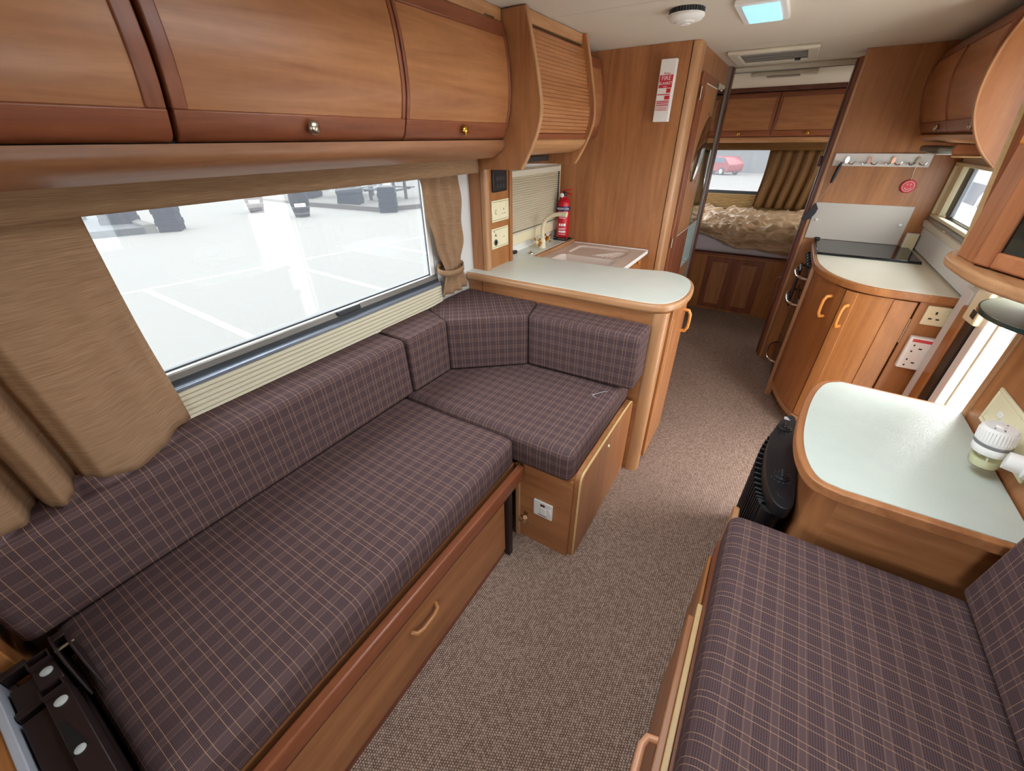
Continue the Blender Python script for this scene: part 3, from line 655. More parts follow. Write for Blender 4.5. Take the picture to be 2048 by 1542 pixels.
def cyl_print(z, h, a0, a1):                 # small curved print patch, in degrees around the cylinder
    pts = [(e[0]+.0413*cos(radians(-72+a0+(a1-a0)*k/6)), e[1]+.0413*sin(radians(-72+a0+(a1-a0)*k/6))) for k in range(7)]
    mk('print', strip(B(), pts, .935+z-h/2, .935+z+h/2, -.0006), WPRINT, cy)
for z, h, spans in ((.165, .004, ((-25, 5),)), (.152, .0025, ((-38, 30),)), (.143, .0025, ((-38, 24),)), (.100, .016, ((-36, -18), (-12, 4), (10, 30))), (.078, .003, ((-38, 32),)), (.070, .003, ((-38, 26),)), (.056, .010, ((-38, 32),)), (.040, .0025, ((-34, 30),))):
    for a0, a1 in spans: cyl_print(z, h, a0, a1)
# socket tower
t = T('socket_tower', 'narrow wooden upright beside the sink holding switches and sockets', 'panel', (-1.28, 1.87, .935))
mk('side_panel', bx(B(), XL+.001, -1.262, 1.742, 1.758, .9355, 1.411), W_panel_z, t)
mk('pilaster', prism(B(), smooth_poly([(-1.262, 1.738), (-1.240, 1.738), (-1.230, 1.745), (-1.228, 1.765), (-1.236, 1.792), (-1.262, 1.792)], 1, True), .9355, 1.411), W_nose_z, t)
mk('face_panel', bx(B(), -1.262, -1.2436, 1.792, 1.966, .9355, 1.411), W_kit_z, t)
mk('pilaster', bx(B(), -1.262, -1.230, 1.966, 1.992, .9355, 1.411), W_kit_z, t, bev=.006)
t = T('control_panel', 'black control panel with faint buttons at the top of socket tower', 'panel', (-1.24, 1.88, 1.3))
mk('housing', bx(B(), -1.243, -1.232, 1.812, 1.942, 1.305, 1.409), BLACK, t, bev=.006)
for r in range(2):
    for c in range(3): mk('button', bx(B(), -1.233, -1.2305, 1.842+.028*c, 1.858+.028*c, 1.322+.034*r, 1.340+.034*r), mat('button_dark', (48, 50, 58), .4), t, bev=.002)
def dplate(label, y0, y1, z0, z1, kind):
    t = T('double_plate', label, 'socket', (-1.24, (y0+y1)/2, z0), 'cream plates on the socket tower')
    mk('frame', ringbox(B(), 'x', -1.243, -1.235, y0, y1, z0, z1, .008), CREAM, t, bev=.002)
    ym = (y0+y1)/2
    mk('insert', bx(B(), -1.243, -1.2365, y0+.0095, ym-.0006, z0+.0095, z1-.0095), CREAM, t, bev=.001); i2 = mk('insert', bx(B(), -1.243, -1.2365, ym+.0006, y1-.0095, z0+.0095, z1-.0095), CREAM, t, bev=.001)
    hs = lambda y, z, w, h: mk('slot', bx(B(), -1.2368, -1.2360, y-w/2, y+w/2, z-h/2, z+h/2), SLOT, t)
    if kind == 0:
        mk('knob', lathe(B(), [(.013, 0), (.012, .010), (.006, .012)], (-1.2365, y0+.036, z0+.047), (1, 0, 0), 16), CREAM, t)
        hs(ym+.030, z0+.055, .004, .010); hs(ym+.020, z0+.034, .007, .004); hs(ym+.041, z0+.034, .007, .004); mk('rocker', bx(B(), -1.2368, -1.234, ym+.05, ym+.06, z0+.06, z0+.085), CREAM, t, bev=.001)
    else:
        hs(y0+.036, z0+.068, .009, .012); hs(y0+.024, z0+.066, .004, .004); hs(y0+.047, z0+.062, .004, .004); hs(y0+.024, z0+.086, .012, .003); hs(ym+.036, z0+.05, .012, .003)
        mk('jack', lathe(B(), [(.0165, 0), (.0165, .004), (.011, .004), (.010, -.002)], (-1.2365, y0+.034, z0+.032), (1, 0, 0), 18), mat('jack_grey', (110, 104, 92), .4), t)
dplate('upper cream double plate with round knob and three-pin socket, on socket tower', 1.800, 1.958, 1.166, 1.268, 0)
dplate('lower cream double plate with dark round jack, on socket tower', 1.792, 1.950, 1.033, 1.135, 1)
# closed blind
t = T('slatted_blind', 'closed beige slatted blind over the window behind the sink', 'blind', (-1.315, 2.4, 1.05))
mk('head_rail', bx(B(), -1.318, -1.288, 2.03, 2.69, 1.352, 1.385), CREAM_S, t, bev=.004)
bls = mat('blind_slat', (206, 194, 168), .6)
for k in range(23):
    z = 1.345-.0126*k
    mk('slat', prism(B(), [(-1.308, z+.0055), (-1.301, z+.001), (-1.299, z-.004), (-1.304, z-.0055), (-1.310, z-.002)], 2.03, 2.68, 'y'), bls, t)
mk('bottom_rail', bx(B(), -1.312, -1.298, 2.03, 2.68, 1.046, 1.056), CREAM_S, t, bev=.003)
mk('side_rail', bx(B(), -1.318, -1.296, 2.681, 2.690, 1.06, 1.352), ALU_D, t)
mk('track', bx(B(), -1.318, -1.300, 2.691, 2.713, 1.0, 1.39), CREAM, t, bev=.004)

# ------------------------------------------------------------------ wardrobe block
t = T('wardrobe', 'full height wooden wardrobe with rounded corner post and narrow doors beside the aisle', 'wardrobe', (-.9, 3.2, 0))
mk('front_panel', bx(B(), XL+.002, -.60, 2.716, 2.735, 0, ZC-.001), W_panel_z, t)
mk('corner_post', prism(B(), smooth_poly([(-.60, 2.714), (-.585, 2.714), (-.563, 2.722), (-.556, 2.745), (-.556, 2.80), (-.558, 2.868), (-.60, 2.868)], 2, True), 0, ZC-.001), W_nose_z, t)
mk('side_panel', bx(B(), -.60, -.566, 2.868, 3.80, 0, ZC-.001), W_panel_z, t)
dr = mk('door', bx(B(), -.566, -.548, 2.880, 3.405, .08, 1.838), W_dark_z, t, bev=.004)
mk('panel', bx(B(), -.549, -.5455, 3.0, 3.375, .97, 1.79), W_panel_z, dr, bev=.001); mk('panel', bx(B(), -.549, -.5455, 3.0, 3.375, .14, .955), W_dark_z, dr, bev=.001)
mk('inlay', bx(B(), -.546, -.5445, 3.0, 3.37, .960, .965), WHITE, dr); mk('inlay', bx(B(), -.546, -.5445, 3.0, 3.37, 1.790, 1.795), WHITE, dr)
mm = mk('oval_mirror', lathe(B(), [(.155, 0), (.155, .003), (.148, .005)], (-.5455, 3.215, 1.465), (1, 0, 0), 40, sx=1.47 if abs(frm((1, 0, 0))[0].z) > .5 else .78, sy=.78 if abs(frm((1, 0, 0))[0].z) > .5 else 1.47), MIRROR_D, dr)
for z in (1.275, 1.655): mk('clip', lathe(B(), [(.007, 0), (.007, .006), (.003, .008)], (-.540, 3.215, z), (1, 0, 0), 12), NICKEL, mm)
for z in (1.74, .94): mk('hinge', cyl(B(), (-.547, 2.877, z-.03), (-.547, 2.877, z+.03), .005), NICKEL, dr)
mr = mk('mirror_plate', bx(B(), -.556, -.552, 3.432, 3.74, .965, 1.83), MIRROR, t)
mk('glass_edge', bx(B(), -.557, -.549, 3.427, 3.432, .965, 1.83), GEDGE, mr); mk('lower_board', bx(B(), -.556, -.551, 3.432, 3.745, .65, .96), mat('pale_mirror_back', (170, 190, 186), .2), t)
for z in (1.80, .68): mk('stud', lathe(B(), [(.008, 0), (.006, .005)], (-.551, 3.58, z), (1, 0, 0), 12), NICKEL, t)
mk('door_frame', bx(B(), -.59, -.545, 3.80, 3.825, 0, ZC-.001), ALU, t, bev=.003); mk('door_frame', bx(B(), -.60, -.535, 3.825, 3.90, 0, ZC-.001), W_mahog, t, bev=.006)
t = T('fire_blanket', 'narrow white fire blanket case with red lettering on the wardrobe wall', 'fire blanket', (-.69, 2.69, 1.6))
bm = B(); fb = [Vector((x, 0, z)) for x, z in ((-.7295, 1.606), (-.6525, 1.606), (-.6525, 1.880), (-.7295, 1.880))]
cs = mk('case', bx(bm, -.735, -.655, 2.676, 2.715, 1.606, 1.880), WHITE, t, bev=.003)
yq = 2.6755
P = lambda x0, x1, z0, z1, m_: mk('print', bx(B(), x0, x1, yq-.0006, yq+.001, z0, z1), m_, cs)
P(-.729, -.661, 1.757, 1.812, REDP); P(-.686, -.664, 1.735, 1.754, REDP); P(-.729, -.664, 1.7265, 1.7305, REDP); P(-.690, -.664, 1.706, 1.723, REDP)
for z in (1.6985, 1.691, 1.682): P(-.729, -.664, z-.0022, z+.0022, REDP)
mk('print', ringbox(B(), 'y', yq-.0006, yq+.001, -.729, -.664, 1.657, 1.676, .0012), REDP, cs)
for k in range(4): P(-.724, -.670, 1.6602+.0036*k, 1.6614+.0036*k, REDP)
text('FIRE', (-.695, yq-.001, 1.798), .027, FACE_Y, WPRINT, cs); text('BLANKET', (-.695, yq-.001, 1.776), .0185, FACE_Y, WPRINT, cs, sx=.85); mk('print', bx(B(), -.705, -.685, yq-.0012, yq, 1.7615, 1.7635), WPRINT, cs)
text('Firex', (-.694, yq-.001, 1.8185), .014, FACE_Y, REDP, cs, sx=1.1)

# ------------------------------------------------------------------ ceiling fittings
t = T('smoke_alarm', 'round white smoke alarm with dark slotted rim on the ceiling', 'smoke alarm', (-.508, 2.105, ZC))
mk('base', lathe(B(), [(.062, 0), (.062, -.012)], (-.508, 2.105, ZC), n=36), BLACK, t)
b = B()
for k in range(40):
    a = 2*pi*k/40; c = Vector((-.508+.063*cos(a), 2.105+.063*sin(a), ZC-.008)); cyl(b, c+Vector((0, 0, .007)), c-Vector((0, 0, .007)), .0022, n=5)
mk('slots', b, mat('slot_grey', (70, 74, 80), .5), t)
mk('cover', lathe(B(), [(.060, -.014), (.066, -.016), (.067, -.024), (.058, -.034), (.036, -.038), (.034, -.041), (.026, -.043), (.008, -.044)], (-.508, 2.105, ZC), n=36), WHITE, t)
mk('test_button', lathe(B(), [(.019, -.0435), (.018, -.046), (.006, -.047)], (-.508, 2.105, ZC), n=24), WHITE, t)
t = T('ceiling_lamp', 'square white ceiling lamp with bluish glowing diffuser', 'lamp', (-.255, 2.24, ZC))
mk('frame', bx(B(), -.340, -.172, 2.08, 2.40, ZC-.018, ZC), WHITE, t, bev=.004); mk('diffuser', bx(B(), -.315, -.195, 2.10, 2.375, ZC-.024, ZC-.016), LAMP, t, bev=.004)
t = T('roof_vent', 'rectangular cream roof vent with grey screen in the ceiling', 'vent', (-.27, 3.4, ZC))
mk('frame', ringbox(B(), 'z', ZC-.020, ZC, -.50, -.05, 3.17, 3.66, .055), CREAM_S, t, bev=.008)
mk('screen', bx(B(), -.445, -.105, 3.225, 3.605, ZC-.010, ZC), mat('screen_grey', (120, 118, 108), .7), t)
for k in range(3): mk('bar', bx(B(), -.44, -.11, 3.29+.1*k, 3.30+.1*k, ZC-.016, ZC-.010), ALU, t)
mk('catch', bx(B(), -.17, -.14, 3.56, 3.60, ZC-.022, ZC-.012), BLACK, t, bev=.002)
t = T('partition_track', 'cream ceiling track across the entrance to the bedroom', 'track', (-.2, 3.92, ZC))
mk('beam', bx(B(), -.60, .19, 3.90, 3.97, ZC-.028, ZC), CREAM_S, t, bev=.006); mk('groove', bx(B(), -.60, .19, 3.925, 3.945, ZC-.031, ZC-.026), GREYP, t)
t = T('bedroom_ceiling_lamp', 'long unlit lamp with rounded ends on bedroom ceiling', 'lamp', (-.25, 4.33, ZC))
mk('body', prism(B(), [(x, y) for x, y, _ in rr(-.47, -.03, 4.26, 4.40, .05, 0)], ZC-.025, ZC), CREAM_S, t, bev=.008); mk('lens', bx(B(), -.36, -.14, 4.285, 4.375, ZC-.031, ZC-.024), mat('lens_grey', (150, 150, 146), .3), t, bev=.004)

# ------------------------------------------------------------------ right bulkhead and what hangs on it
t = T('bulkhead_panel', 'tall wooden partition panel behind the hob with light edge strip', 'partition', (.5, 3.53, 0))
mk('panel', bx(B(), .195, XR-.001, 3.52, 3.54, 0, ZC-.001), W_kit_z, t); mk('edge_strip', bx(B(), .176, .1945, 3.516, 3.546, 0, ZC-.001), W_nose_z, t, bev=.004)
t = T('bedroom_sliding_door', 'dark wood edge of the folded bedroom door with bright metal inlay strips', 'door', (.16, 3.7, 0))
mk('leaf', bx(B(), .150, .192, 3.60, 3.72, .0, ZC-.03), W_mahog, t, bev=.004); mk('leaf', bx(B(), .158, .196, 3.55, 3.598, .0, ZC-.03), W_dark_z, t, bev=.004)
for z0, z1 in ((1.48, 1.70), (1.30, 1.42), (.88, 1.27), (.60, .66), (.44, .53)): mk('inlay', bx(B(), .147, .151, 3.655, 3.672, z0, z1), ALU, t, bev=.001)
mk('latch', bx(B(), .130, .150, 3.64, 3.70, 1.36, 1.42), W_mahog, t, bev=.006); mk('pull', tube(B(), [(.150, 3.68, .61), (.125, 3.68, .60), (.120, 3.68, .55), (.125, 3.68, .50), (.150, 3.68, .49)], .007, 8), W_dark_z, t)
t = T('hook_rail', 'white board with four chrome double coat hooks on the partition panel', 'hook rail', (.435, 3.515, 1.37))
mk('board', bx(B(), .205, .667, 3.508, 3.52, 1.371, 1.440), BOARD, t, bev=.002)
for x in (.273, .384, .496, .607):
    b = B(); prism(b, [(x-.010, 1.388), (x+.010, 1.388), (x+.009, 1.412), (x+.004, 1.422), (x-.004, 1.422), (x-.009, 1.412)], 3.498, 3.508, 'y')
    for s in (-1, 1): tube(b, smooth_poly([(x+s*.006, 3.502, 1.394), (x+s*.018, 3.494, 1.382), (x+s*.034, 3.486, 1.383), (x+s*.040, 3.484, 1.398)], 2), .0035, 7)
    mk('hook', b, CHROME, t)
t = T('spatula', 'black slotted turner with steel shaft hanging from the hook rail', 'spatula', (.2, 3.49, 1.2))
hh = [Vector((.247, 3.487, 1.392)), Vector((.232, 3.487, 1.276)), Vector((.190, 3.484, 1.150))]
mk('handle', tube(B(), [hh[0], hh[0].lerp(hh[1], .15), hh[0].lerp(hh[1], .7), hh[1]], [.006, .010, .011, .007], 10), BLACK, t); mk('shaft', tube(B(), [hh[1], hh[2]], .003, 8), CHROME, t)
bm = B(); prism(bm, [(.185, 1.158), (.198, 1.148), (.213, 1.125), (.207, 1.095), (.188, 1.058), (.150, 1.050), (.136, 1.060), (.150, 1.080), (.168, 1.112)], 3.476, 3.482, 'y'); mk('blade', bm, BLACK, t, bev=.002)
t = T('smiley_disc', 'round red disc with white smiling face hanging from a hook', 'ornament', (.615, 3.51, 1.27))
mk('disc', lathe(B(), [(.034, 0), (.036, .003), (.036, .008), (.033, .011)], (.617, 3.518, 1.270), (0, -1, 0), 28), RED, t)
mk('print', tube(B(), [(.617+.027*cos(a*pi/16), 3.506, 1.270+.027*sin(a*pi/16)) for a in range(33)], .0009, 5), WPRINT, t)
mk('print', tube(B(), [(.617+.017*cos(pi*(1.12+.76*k/10)), 3.506, 1.270+.017*sin(pi*(1.12+.76*k/10))) for k in range(11)], .0014, 5), WPRINT, t)
for s in (-1, 1): mk('print', tube(B(), [(.617+s*.008, 3.506, 1.276), (.617+s*.008, 3.506, 1.285)], .0020, 5), WPRINT, t)
mk('cord', tube(B(), [(.617, 3.508, 1.305), (.613, 3.506, 1.34), (.610, 3.498, 1.384)], .0014, 5), CREAM, t)
t = T('splashback', 'white splashback board with two round fixings behind the hob lid', 'splashback', (.45, 3.515, .94))
mk('board', bx(B(), .197, .694, 3.511, 3.5195, .937, 1.160), mat('splash_board', (188, 180, 168), .35), t, bev=.001)
for x in (.228, .664): mk('fixing', lathe(B(), [(.008, 0), (.0075, .008), (.004, .010)], (x, 3.512, 1.055), (0, -1, 0), 14), WHITE, t)
t = T('matchbox_carton', 'small white and yellow carton standing in the kitchen corner by the window', 'carton', (.74, 3.48, .92))
mk('box', bx(B(), .712, .765, 3.46, 3.502, .9222, 1.015), mat('carton_yellow', (216, 206, 166), .6), t, bev=.001); mk('white_side', bx(B(), .709, .712, 3.46, 3.502, .9222, 1.015), WHITE, t); mk('top_flap', bx(B(), .711, .767, 3.459, 3.503, 1.015, 1.017), WHITE, t)

# ------------------------------------------------------------------ kitchen unit on the right
WR = smooth_poly([(.247, 3.51), (.247, 3.05), (.247, 2.90), (.262, 2.78), (.30, 2.64), (.37, 2.53), (.46, 2.465), (.56, 2.447), (.70, 2.447), (.798, 2.447)], 2)
wr = WR+[(.798, 3.51)]
t = T('hob_worktop', 'cream worktop with curved wooden edge around the hob on the right', 'worktop', (.5, 3.0, .89))
mk('edging', prism(B(), wr, .885, .920), W_kit_y, t, bev=.012, seg=4)
mk('top', prism(B(), offs(WR, .018)+[(.797, 3.509)], .915, .9222), LAM_R, t, bev=.0006)
t = T('glass_hob', 'dark glass hob lid lying flat on the cream worktop', 'hob', (.5, 3.3, .925))
mk('glass', bx(B(), .264, .745, 3.073, 3.508, .929, .936), BLACKG, t, bev=.003)
mk('frame', ringbox(B(), 'z', .9222, .929, .262, .747, 3.07, 3.509, .014), BLACK, t, bev=.003); mk('hinge', bx(B(), .255, .285, 3.485, 3.508, .932, .948), BLACK, t, bev=.004)
t = T('hob_cabinet', 'curved wooden kitchen cabinet with two orange handles facing the aisle', 'cabinet', (.5, 2.8, 0))
body = [(.272, 2.915), (.288, 2.79), (.322, 2.67), (.352, 2.59), (.389, 2.528)]
body2 = [(.394, 2.522), (.445, 2.490), (.50, 2.475), (.58, 2.470), (.655, 2.470)]
d1p, d2p = smooth_poly(body, 2), smooth_poly(body2, 2)
mk('carcass', prism(B(), offs(d1p, .022)+offs(d2p, .022)+[(.796, 2.50), (.796, 2.93), (.30, 2.93)], .10, .884), W_dark_z, t)
mk('plinth', prism(B(), offs(d1p, .05)+offs(d2p, .05)+[(.796, 2.54), (.796, 2.93), (.33, 2.93)], 0, .10), CARPET, t)
mk('base_rail', strip(B(), offs(d1p+d2p, -.004), .098, .125, .03), W_nose_y, t, bev=.004)
D1 = mk('door', strip(B(), d1p, .13, .878, .018), W_kit_z, t); n1 = len(d1p)
mk('stile', strip(B(), offs(d1p[:4], -.004), .13, .878, .006), W_dark_z, D1, bev=.002)
mk('handle', HND((.352, 2.590, .765), (-.028, -.020, 0)), W_bright, D1)
D2 = mk('door', strip(B(), d2p, .13, .878, .018), W_kit_z, t); n2 = len(d2p)
mk('stile', strip(B(), offs(d2p[:n2//3], -.006), .13, .878, .008), W_kit_z, D2, bev=.002); mk('stile', strip(B(), offs(d2p[-n2//3:], -.006), .13, .878, .008), W_kit_z, D2, bev=.002)
mk('handle', HND((.418, 2.500, .755), (-.020, -.030, 0)), W_bright, D2)
mk('hinge', cyl(B(), (.658, 2.466, .68), (.658, 2.466, .80), .004), NICKEL, t)
mk('end_panel', bx(B(), .662, .797, 2.466, 2.484, .0, .884), W_kit_z, t, bev=.002)
mk('post', bx(B(), .252, .292, 2.918, 2.946, 0, .884), W_nose_z, t, bev=.004)
t = T('cooker', 'built-in cooker with black knobs and three chrome rail handles in kitchen unit', 'cooker', (.5, 3.2, 0))
mk('front', bx(B(), .272, .78, 2.948, 3.514, .04, .884), mat('cooker_brown', (70, 44, 30), .35), t)
for z0, z1 in ((.64, .80), (.26, .62), (.05, .24)): mk('door', bx(B(), .262, .272, 2.955, 3.505, z0, z1), mat('cooker_panel', (88, 56, 36), .25), t, bev=.003)
mk('control_strip', bx(B(), .256, .272, 2.955, 3.505, .81, .88), BLACK, t, bev=.003)
for k in range(5): mk('knob', lathe(B(), [(.018, 0), (.017, .015), (.009, .022)], (.256, 3.10+.082*k, .845), (-1, 0, 0), 16), BLACK, t)
for z in (.770, .600, .185): mk('handle', tube(B(), smooth_poly([(.264, 3.06, z), (.225, 3.08, z), (.200, 3.15, z), (.200, 3.32, z), (.225, 3.42, z), (.264, 3.45, z)], 2), .0085, 10), CHROME, t)
t = T('tea_towel', 'black cloth hanging over the upper cooker handles', 'cloth', (.24, 3.3, .66)); solid(mk('cloth', sheet(lambda u, v: (.224+.005*sin(u*14), 3.22+.14*u, .80-.26*v), 10, 8), BLACK, t), .004)
t = T('cream_socket', 'cream single wall socket with round indicator on kitchen unit end', 'socket', (.737, 2.46, .784))
mk('plate', bx(B(), .693, .780, 2.459, 2.466, .784, .873), CREAM, t, bev=.003)
for x, z, w, h in ((.731, .843, .007, .012), (.718, .815, .012, .006), (.744, .815, .012, .006)): mk('slot', bx(B(), x-w/2, x+w/2, 2.4580, 2.4595, z-h/2, z+h/2), SLOT, t)
mk('indicator', lathe(B(), [(.011, 0), (.011, .003), (.008, .003), (.007, .001)], (.763, 2.459, .850), (0, -1, 0), 18), CREAM, t)
t = T('white_socket', 'white surface-mounted double socket with red sticker on kitchen unit end', 'socket', (.732, 2.45, .567))
mk('box', bx(B(), .686, .781, 2.436, 2.466, .567, .728), WHITE, t, bev=.006, seg=3); mk('sticker', bx(B(), .697, .768, 2.4350, 2.4362, .705, .719), mat('sticker_red', (214, 74, 84), .5), t)
for cz in (.672, .600):
    for x, z, w, h in ((.712, cz+.016, .006, .008), (.712, cz-.014, .006, .008), (.738, cz+.002, .012, .006)): mk('slot', bx(B(), x-w/2, x+w/2, 2.4350, 2.4362, z-h/2, z+h/2), SLOT, t)
for z in (.650, .632): mk('rocker', bx(B(), .742, .768, 2.4335, 2.4362, z-.008, z+.008), WHITE, t, bev=.002)
# right overhead lockers
RPf = smooth_poly([(.20, 1.538), (.228, 1.540), (.262, 1.61), (.290, 1.70), (.305, 1.79), (.292, 1.87), (.262, 1.925)], 2)[3:]
locker('R', 2.425, 2.955, 'overhead locker nearer the curved end panel on the kitchen right side', 'right kitchen lockers', RPf, knob=2.52, km=NICKEL, sl=.02, sr=.006)
locker('R', 2.96, 3.515, 'overhead locker against the partition panel on the kitchen right side', 'right kitchen lockers', RPf, knob=3.08, km=NICKEL, sl=.006, sr=.02)
t = T('locker_end_panel', 'large light wood panel with curved edge closing the right overhead lockers', 'panel', (.65, 2.41, 1.42))
EQ = smooth_poly([(.553, 1.947), (.515, 1.864), (.491, 1.765), (.492, 1.66), (.517, 1.569), (.572, 1.481), (.639, 1.421)], 2)
pm = mk('panel', prism(B(), [(x+.006, z) for x, z in EQ]+[(.797, 1.421), (.797, 1.947)], 2.400, 2.420, 'y'), W_kit_z, t, bev=.001); mk('edging', strip(B(), EQ, 2.399, 2.421, .008, 'y'), W_nose_z, pm, bev=.002)
t = T('right_pelmet_rail', 'rounded wood rail along the bottom of the right kitchen lockers', 'trim', (.62, 3.0, 1.5))
mk('rail', slab(B(), smooth_poly([(.17, 1.498), (.21, 1.502), (.232, 1.512), (.238, 1.530)], 2), 2.425, 3.515, .016, MAPS['R']), W_nose_y, t); mk('shelf', bx(B(), .62, .798, 2.425, 3.515, 1.512, 1.526), W_dark_y, t)
t = T('wooden_tray_shelf', 'small round-cornered wooden shelf box below the right lockers', 'shelf', (.66, 2.6, 1.46))
mk('front', prism(B(), [(.555, 1.497), (.548, 1.475), (.556, 1.458), (.575, 1.455), (.70, 1.455), (.70, 1.497)], 2.62, 2.64, 'y'), W_panel_x, t, bev=.004); mk('edging', bx(B(), .556, .70, 2.612, 2.64, 1.449, 1.456), W_rim, t, bev=.003)
t = T('under_locker_lamp', 'grey strip lamp under the far right kitchen locker', 'lamp', (.6, 3.2, 1.48))
mk('body', bx(B(), .575, .66, 3.02, 3.42, 1.454, 1.482), mat('lamp_grey', (92, 88, 80), .5), t, bev=.008); mk('lens', bx(B(), .585, .65, 3.06, 3.30, 1.447, 1.4545), mat('lens_pale', (176, 180, 176), .3), t, bev=.004)

# ------------------------------------------------------------------ bedroom
t = T('bed_base', 'wooden bed base with two panelled doors at the rear of the aisle', 'bed', (-.2, 4.5, 0))
mk('front', bx(B(), -1.32, .795, 4.46, 4.478, 0, .56), W_kit_z, t)
for x0, x1 in ((-.478, -.232), (-.226, .022)):
    dd = mk('door', bx(B(), x0, x1, 4.447, 4.460, .026, .530), W_dark_z, t, bev=.003)
    mk('panel', bx(B(), x0+.055, x1-.055, 4.444, 4.449, .07, .485), W_panel_z, dd, bev=.004)
mk('top_board', bx(B(), -1.32, .795, 4.45, 5.74, .545, .566), W_dark_x, t)
tag(mk('mattress', cushion(-1.31, .79, 4.455, 5.72, .568, .742, .05, .004, .09, 3, .004), SHEET, None, (-.3, 5.1, .568), ang=60), 'white sheeted mattress on the rear bed', 'mattress')
def dv(u, v):
    x = -1.28+2.04*u; s = v*1.50; f = mnoise.noise; rid = 0
    for k, (sc, am) in enumerate(((2.6, .034), (5.5, .024), (11, .014), (22, .006))):
        q = Vector((x*sc*.8+k*7+.9*f(Vector((x*3, s*4, k))), s*sc*1.9+.7*f(Vector((x*4, s*3, k+5))), 1.3+k)); rid += am*(1-3.0*abs(f(q)))
    if s < 1.26:
        y = 5.70-s; z = .782+rid+.03*max(0, (.25-s))+.05*max(0, x-.0)*(1 if s < .5 else max(0, 1-(s-.5)*2))
    else:
        a = (s-1.26)/.24; k = max(0, min(1, (x+.62)/.45)); k = k*k*(3-2*k); D = .030+.105*k+.010*sin(x*13)
        y = 4.44-.020*min(1, a*4)-.5*max(0, rid)-.008*sin(a*8+x*9); z = .770+.7*rid*(1-a)-a*D
    return (x, y, z)
o = tag(mk('duvet', sheet(dv, 220, 170), DUVET, None, (-.3, 5.1, .76), ang=180), 'crumpled beige satin duvet spread over the rear bed', 'duvet'); solid(o, .012)
for i, (x0, x1, kx, s) in enumerate(((-1.0, -.292, -.585, 'left rear overhead locker with brass knob, above the bed window'), (-.287, .42, .026, 'right rear overhead locker with brass knob, above the bed curtain'))):
    locker('B', x0, x1, s, 'rear bedroom lockers', knob=kx)
t = T('rear_pelmet_rail', 'rounded wood rail below the rear bedroom lockers', 'trim', (-.3, 5.5, 1.5))
mk('rail', slab(B(), smooth_poly([(.19, 1.478), (.225, 1.486), (.244, 1.502), (.248, 1.526)], 2), -1.3, .79, .016, MAPS['B']), W_nose_x, t); mk('cornice', bx(B(), -1.3, .79, 5.475, 5.50, 1.912, 1.949), W_mahog, t, bev=.003)
o = tag(mk('rear_valance', sheet(lambda u, v: (-1.2+1.85*u, 5.60+.004*sin(u*20), 1.505-.095*v), 30, 3), GOLD, None, (-.3, 5.6, 1.45)), 'brown satin valance above the rear bedroom window', 'valance'); solid(o, .005)
o = tag(mk('rear_curtain', sheet(lambda u, v: (-.255-.02*v+.62*u+.01*sin(v*4), 5.655+.024*sin(u*2*pi*6.5+.8*v)*(.6+.6*v), 1.415-.565*v), 110, 14), GOLD, None, (0, 5.65, .85), ang=180), 'gold brown satin curtain with vertical folds at the rear window', 'curtain'); solid(o)
t = T('rear_blind', 'gathered golden pleated blind along the bottom of rear window', 'blind', (-.4, 5.7, .9))
for k in range(10): mk('pleat', prism(B(), [(5.735, .968-.016*k), (5.715, .964-.016*k), (5.712, .958-.016*k), (5.735, .953-.016*k)], -1.05, .25, 'x'), mat('gold_pleat', (190, 154, 100), .6) if k == 0 else bpy.data.materials['gold_pleat'], t)

# ------------------------------------------------------------------ table unit, heater
TW = [(.688, 1.72), (.36, 1.735), (.305, 1.70), (.268, 1.60), (.243, 1.46), (.228, 1.30), (.232, 1.19), (.250, 1.11), (.278, 1.068), (.33, 1.056), (.688, 1.056)]
tw = [TW[0]]+smooth_poly(TW[1:-1], 2)+[TW[-1]]
t = T('side_table', 'pale topped side table unit with rounded wooden edge beside the right seat', 'table', (.5, 1.4, 0))
mk('edging', prism(B(), tw, .718, .750), W_panel_y, t, bev=.012, seg=4)
mk('top', prism(B(), [(.688, 1.702)]+offs(smooth_poly(TW[1:-1], 2), .019)+[(.688, 1.076)], .746, .7525), LAM_T, t)
tb = [(.688, 1.70), (.37, 1.70), (.32, 1.66), (.30, 1.55), (.292, 1.40), (.288, 1.22), (.292, 1.13), (.312, 1.10), (.345, 1.088), (.688, 1.088)]
mk('front_panel', prism(B(), [(.345, 1.088), (.688, 1.088), (.688, 1.106), (.345, 1.106)], 0, .717), W_panel_x, t)
mk('curved_side', prism(B(), [(.345, 1.088)]+smooth_poly(tb[1:-1], 2)[::-1]+[(.40, 1.68), (.40, 1.12)], 0, .717), W_panel_z, t)
t = T('fan_heater', 'black convector heater with two dials and ribbed curved front beside the table', 'heater', (.24, 1.4, 0))
hp = smooth_poly([(.284, 1.66), (.265, 1.70), (.235, 1.66), (.205, 1.55), (.190, 1.42), (.192, 1.28), (.208, 1.18), (.235, 1.125), (.268, 1.13), (.284, 1.18)], 2, True)
cap = mk('cap', prism(B(), hp, .535, .580), BLACK, t, bev=.014, seg=4)
mk('body', prism(B(), [(.282, 1.20), (.282, 1.64), (.245, 1.64), (.225, 1.55), (.215, 1.42), (.218, 1.28), (.235, 1.20)], .04, .535), SLOT, t)
gp = smooth_poly([(.238, 1.66), (.200, 1.55), (.178, 1.42), (.176, 1.30), (.190, 1.20), (.205, 1.165)], 2)
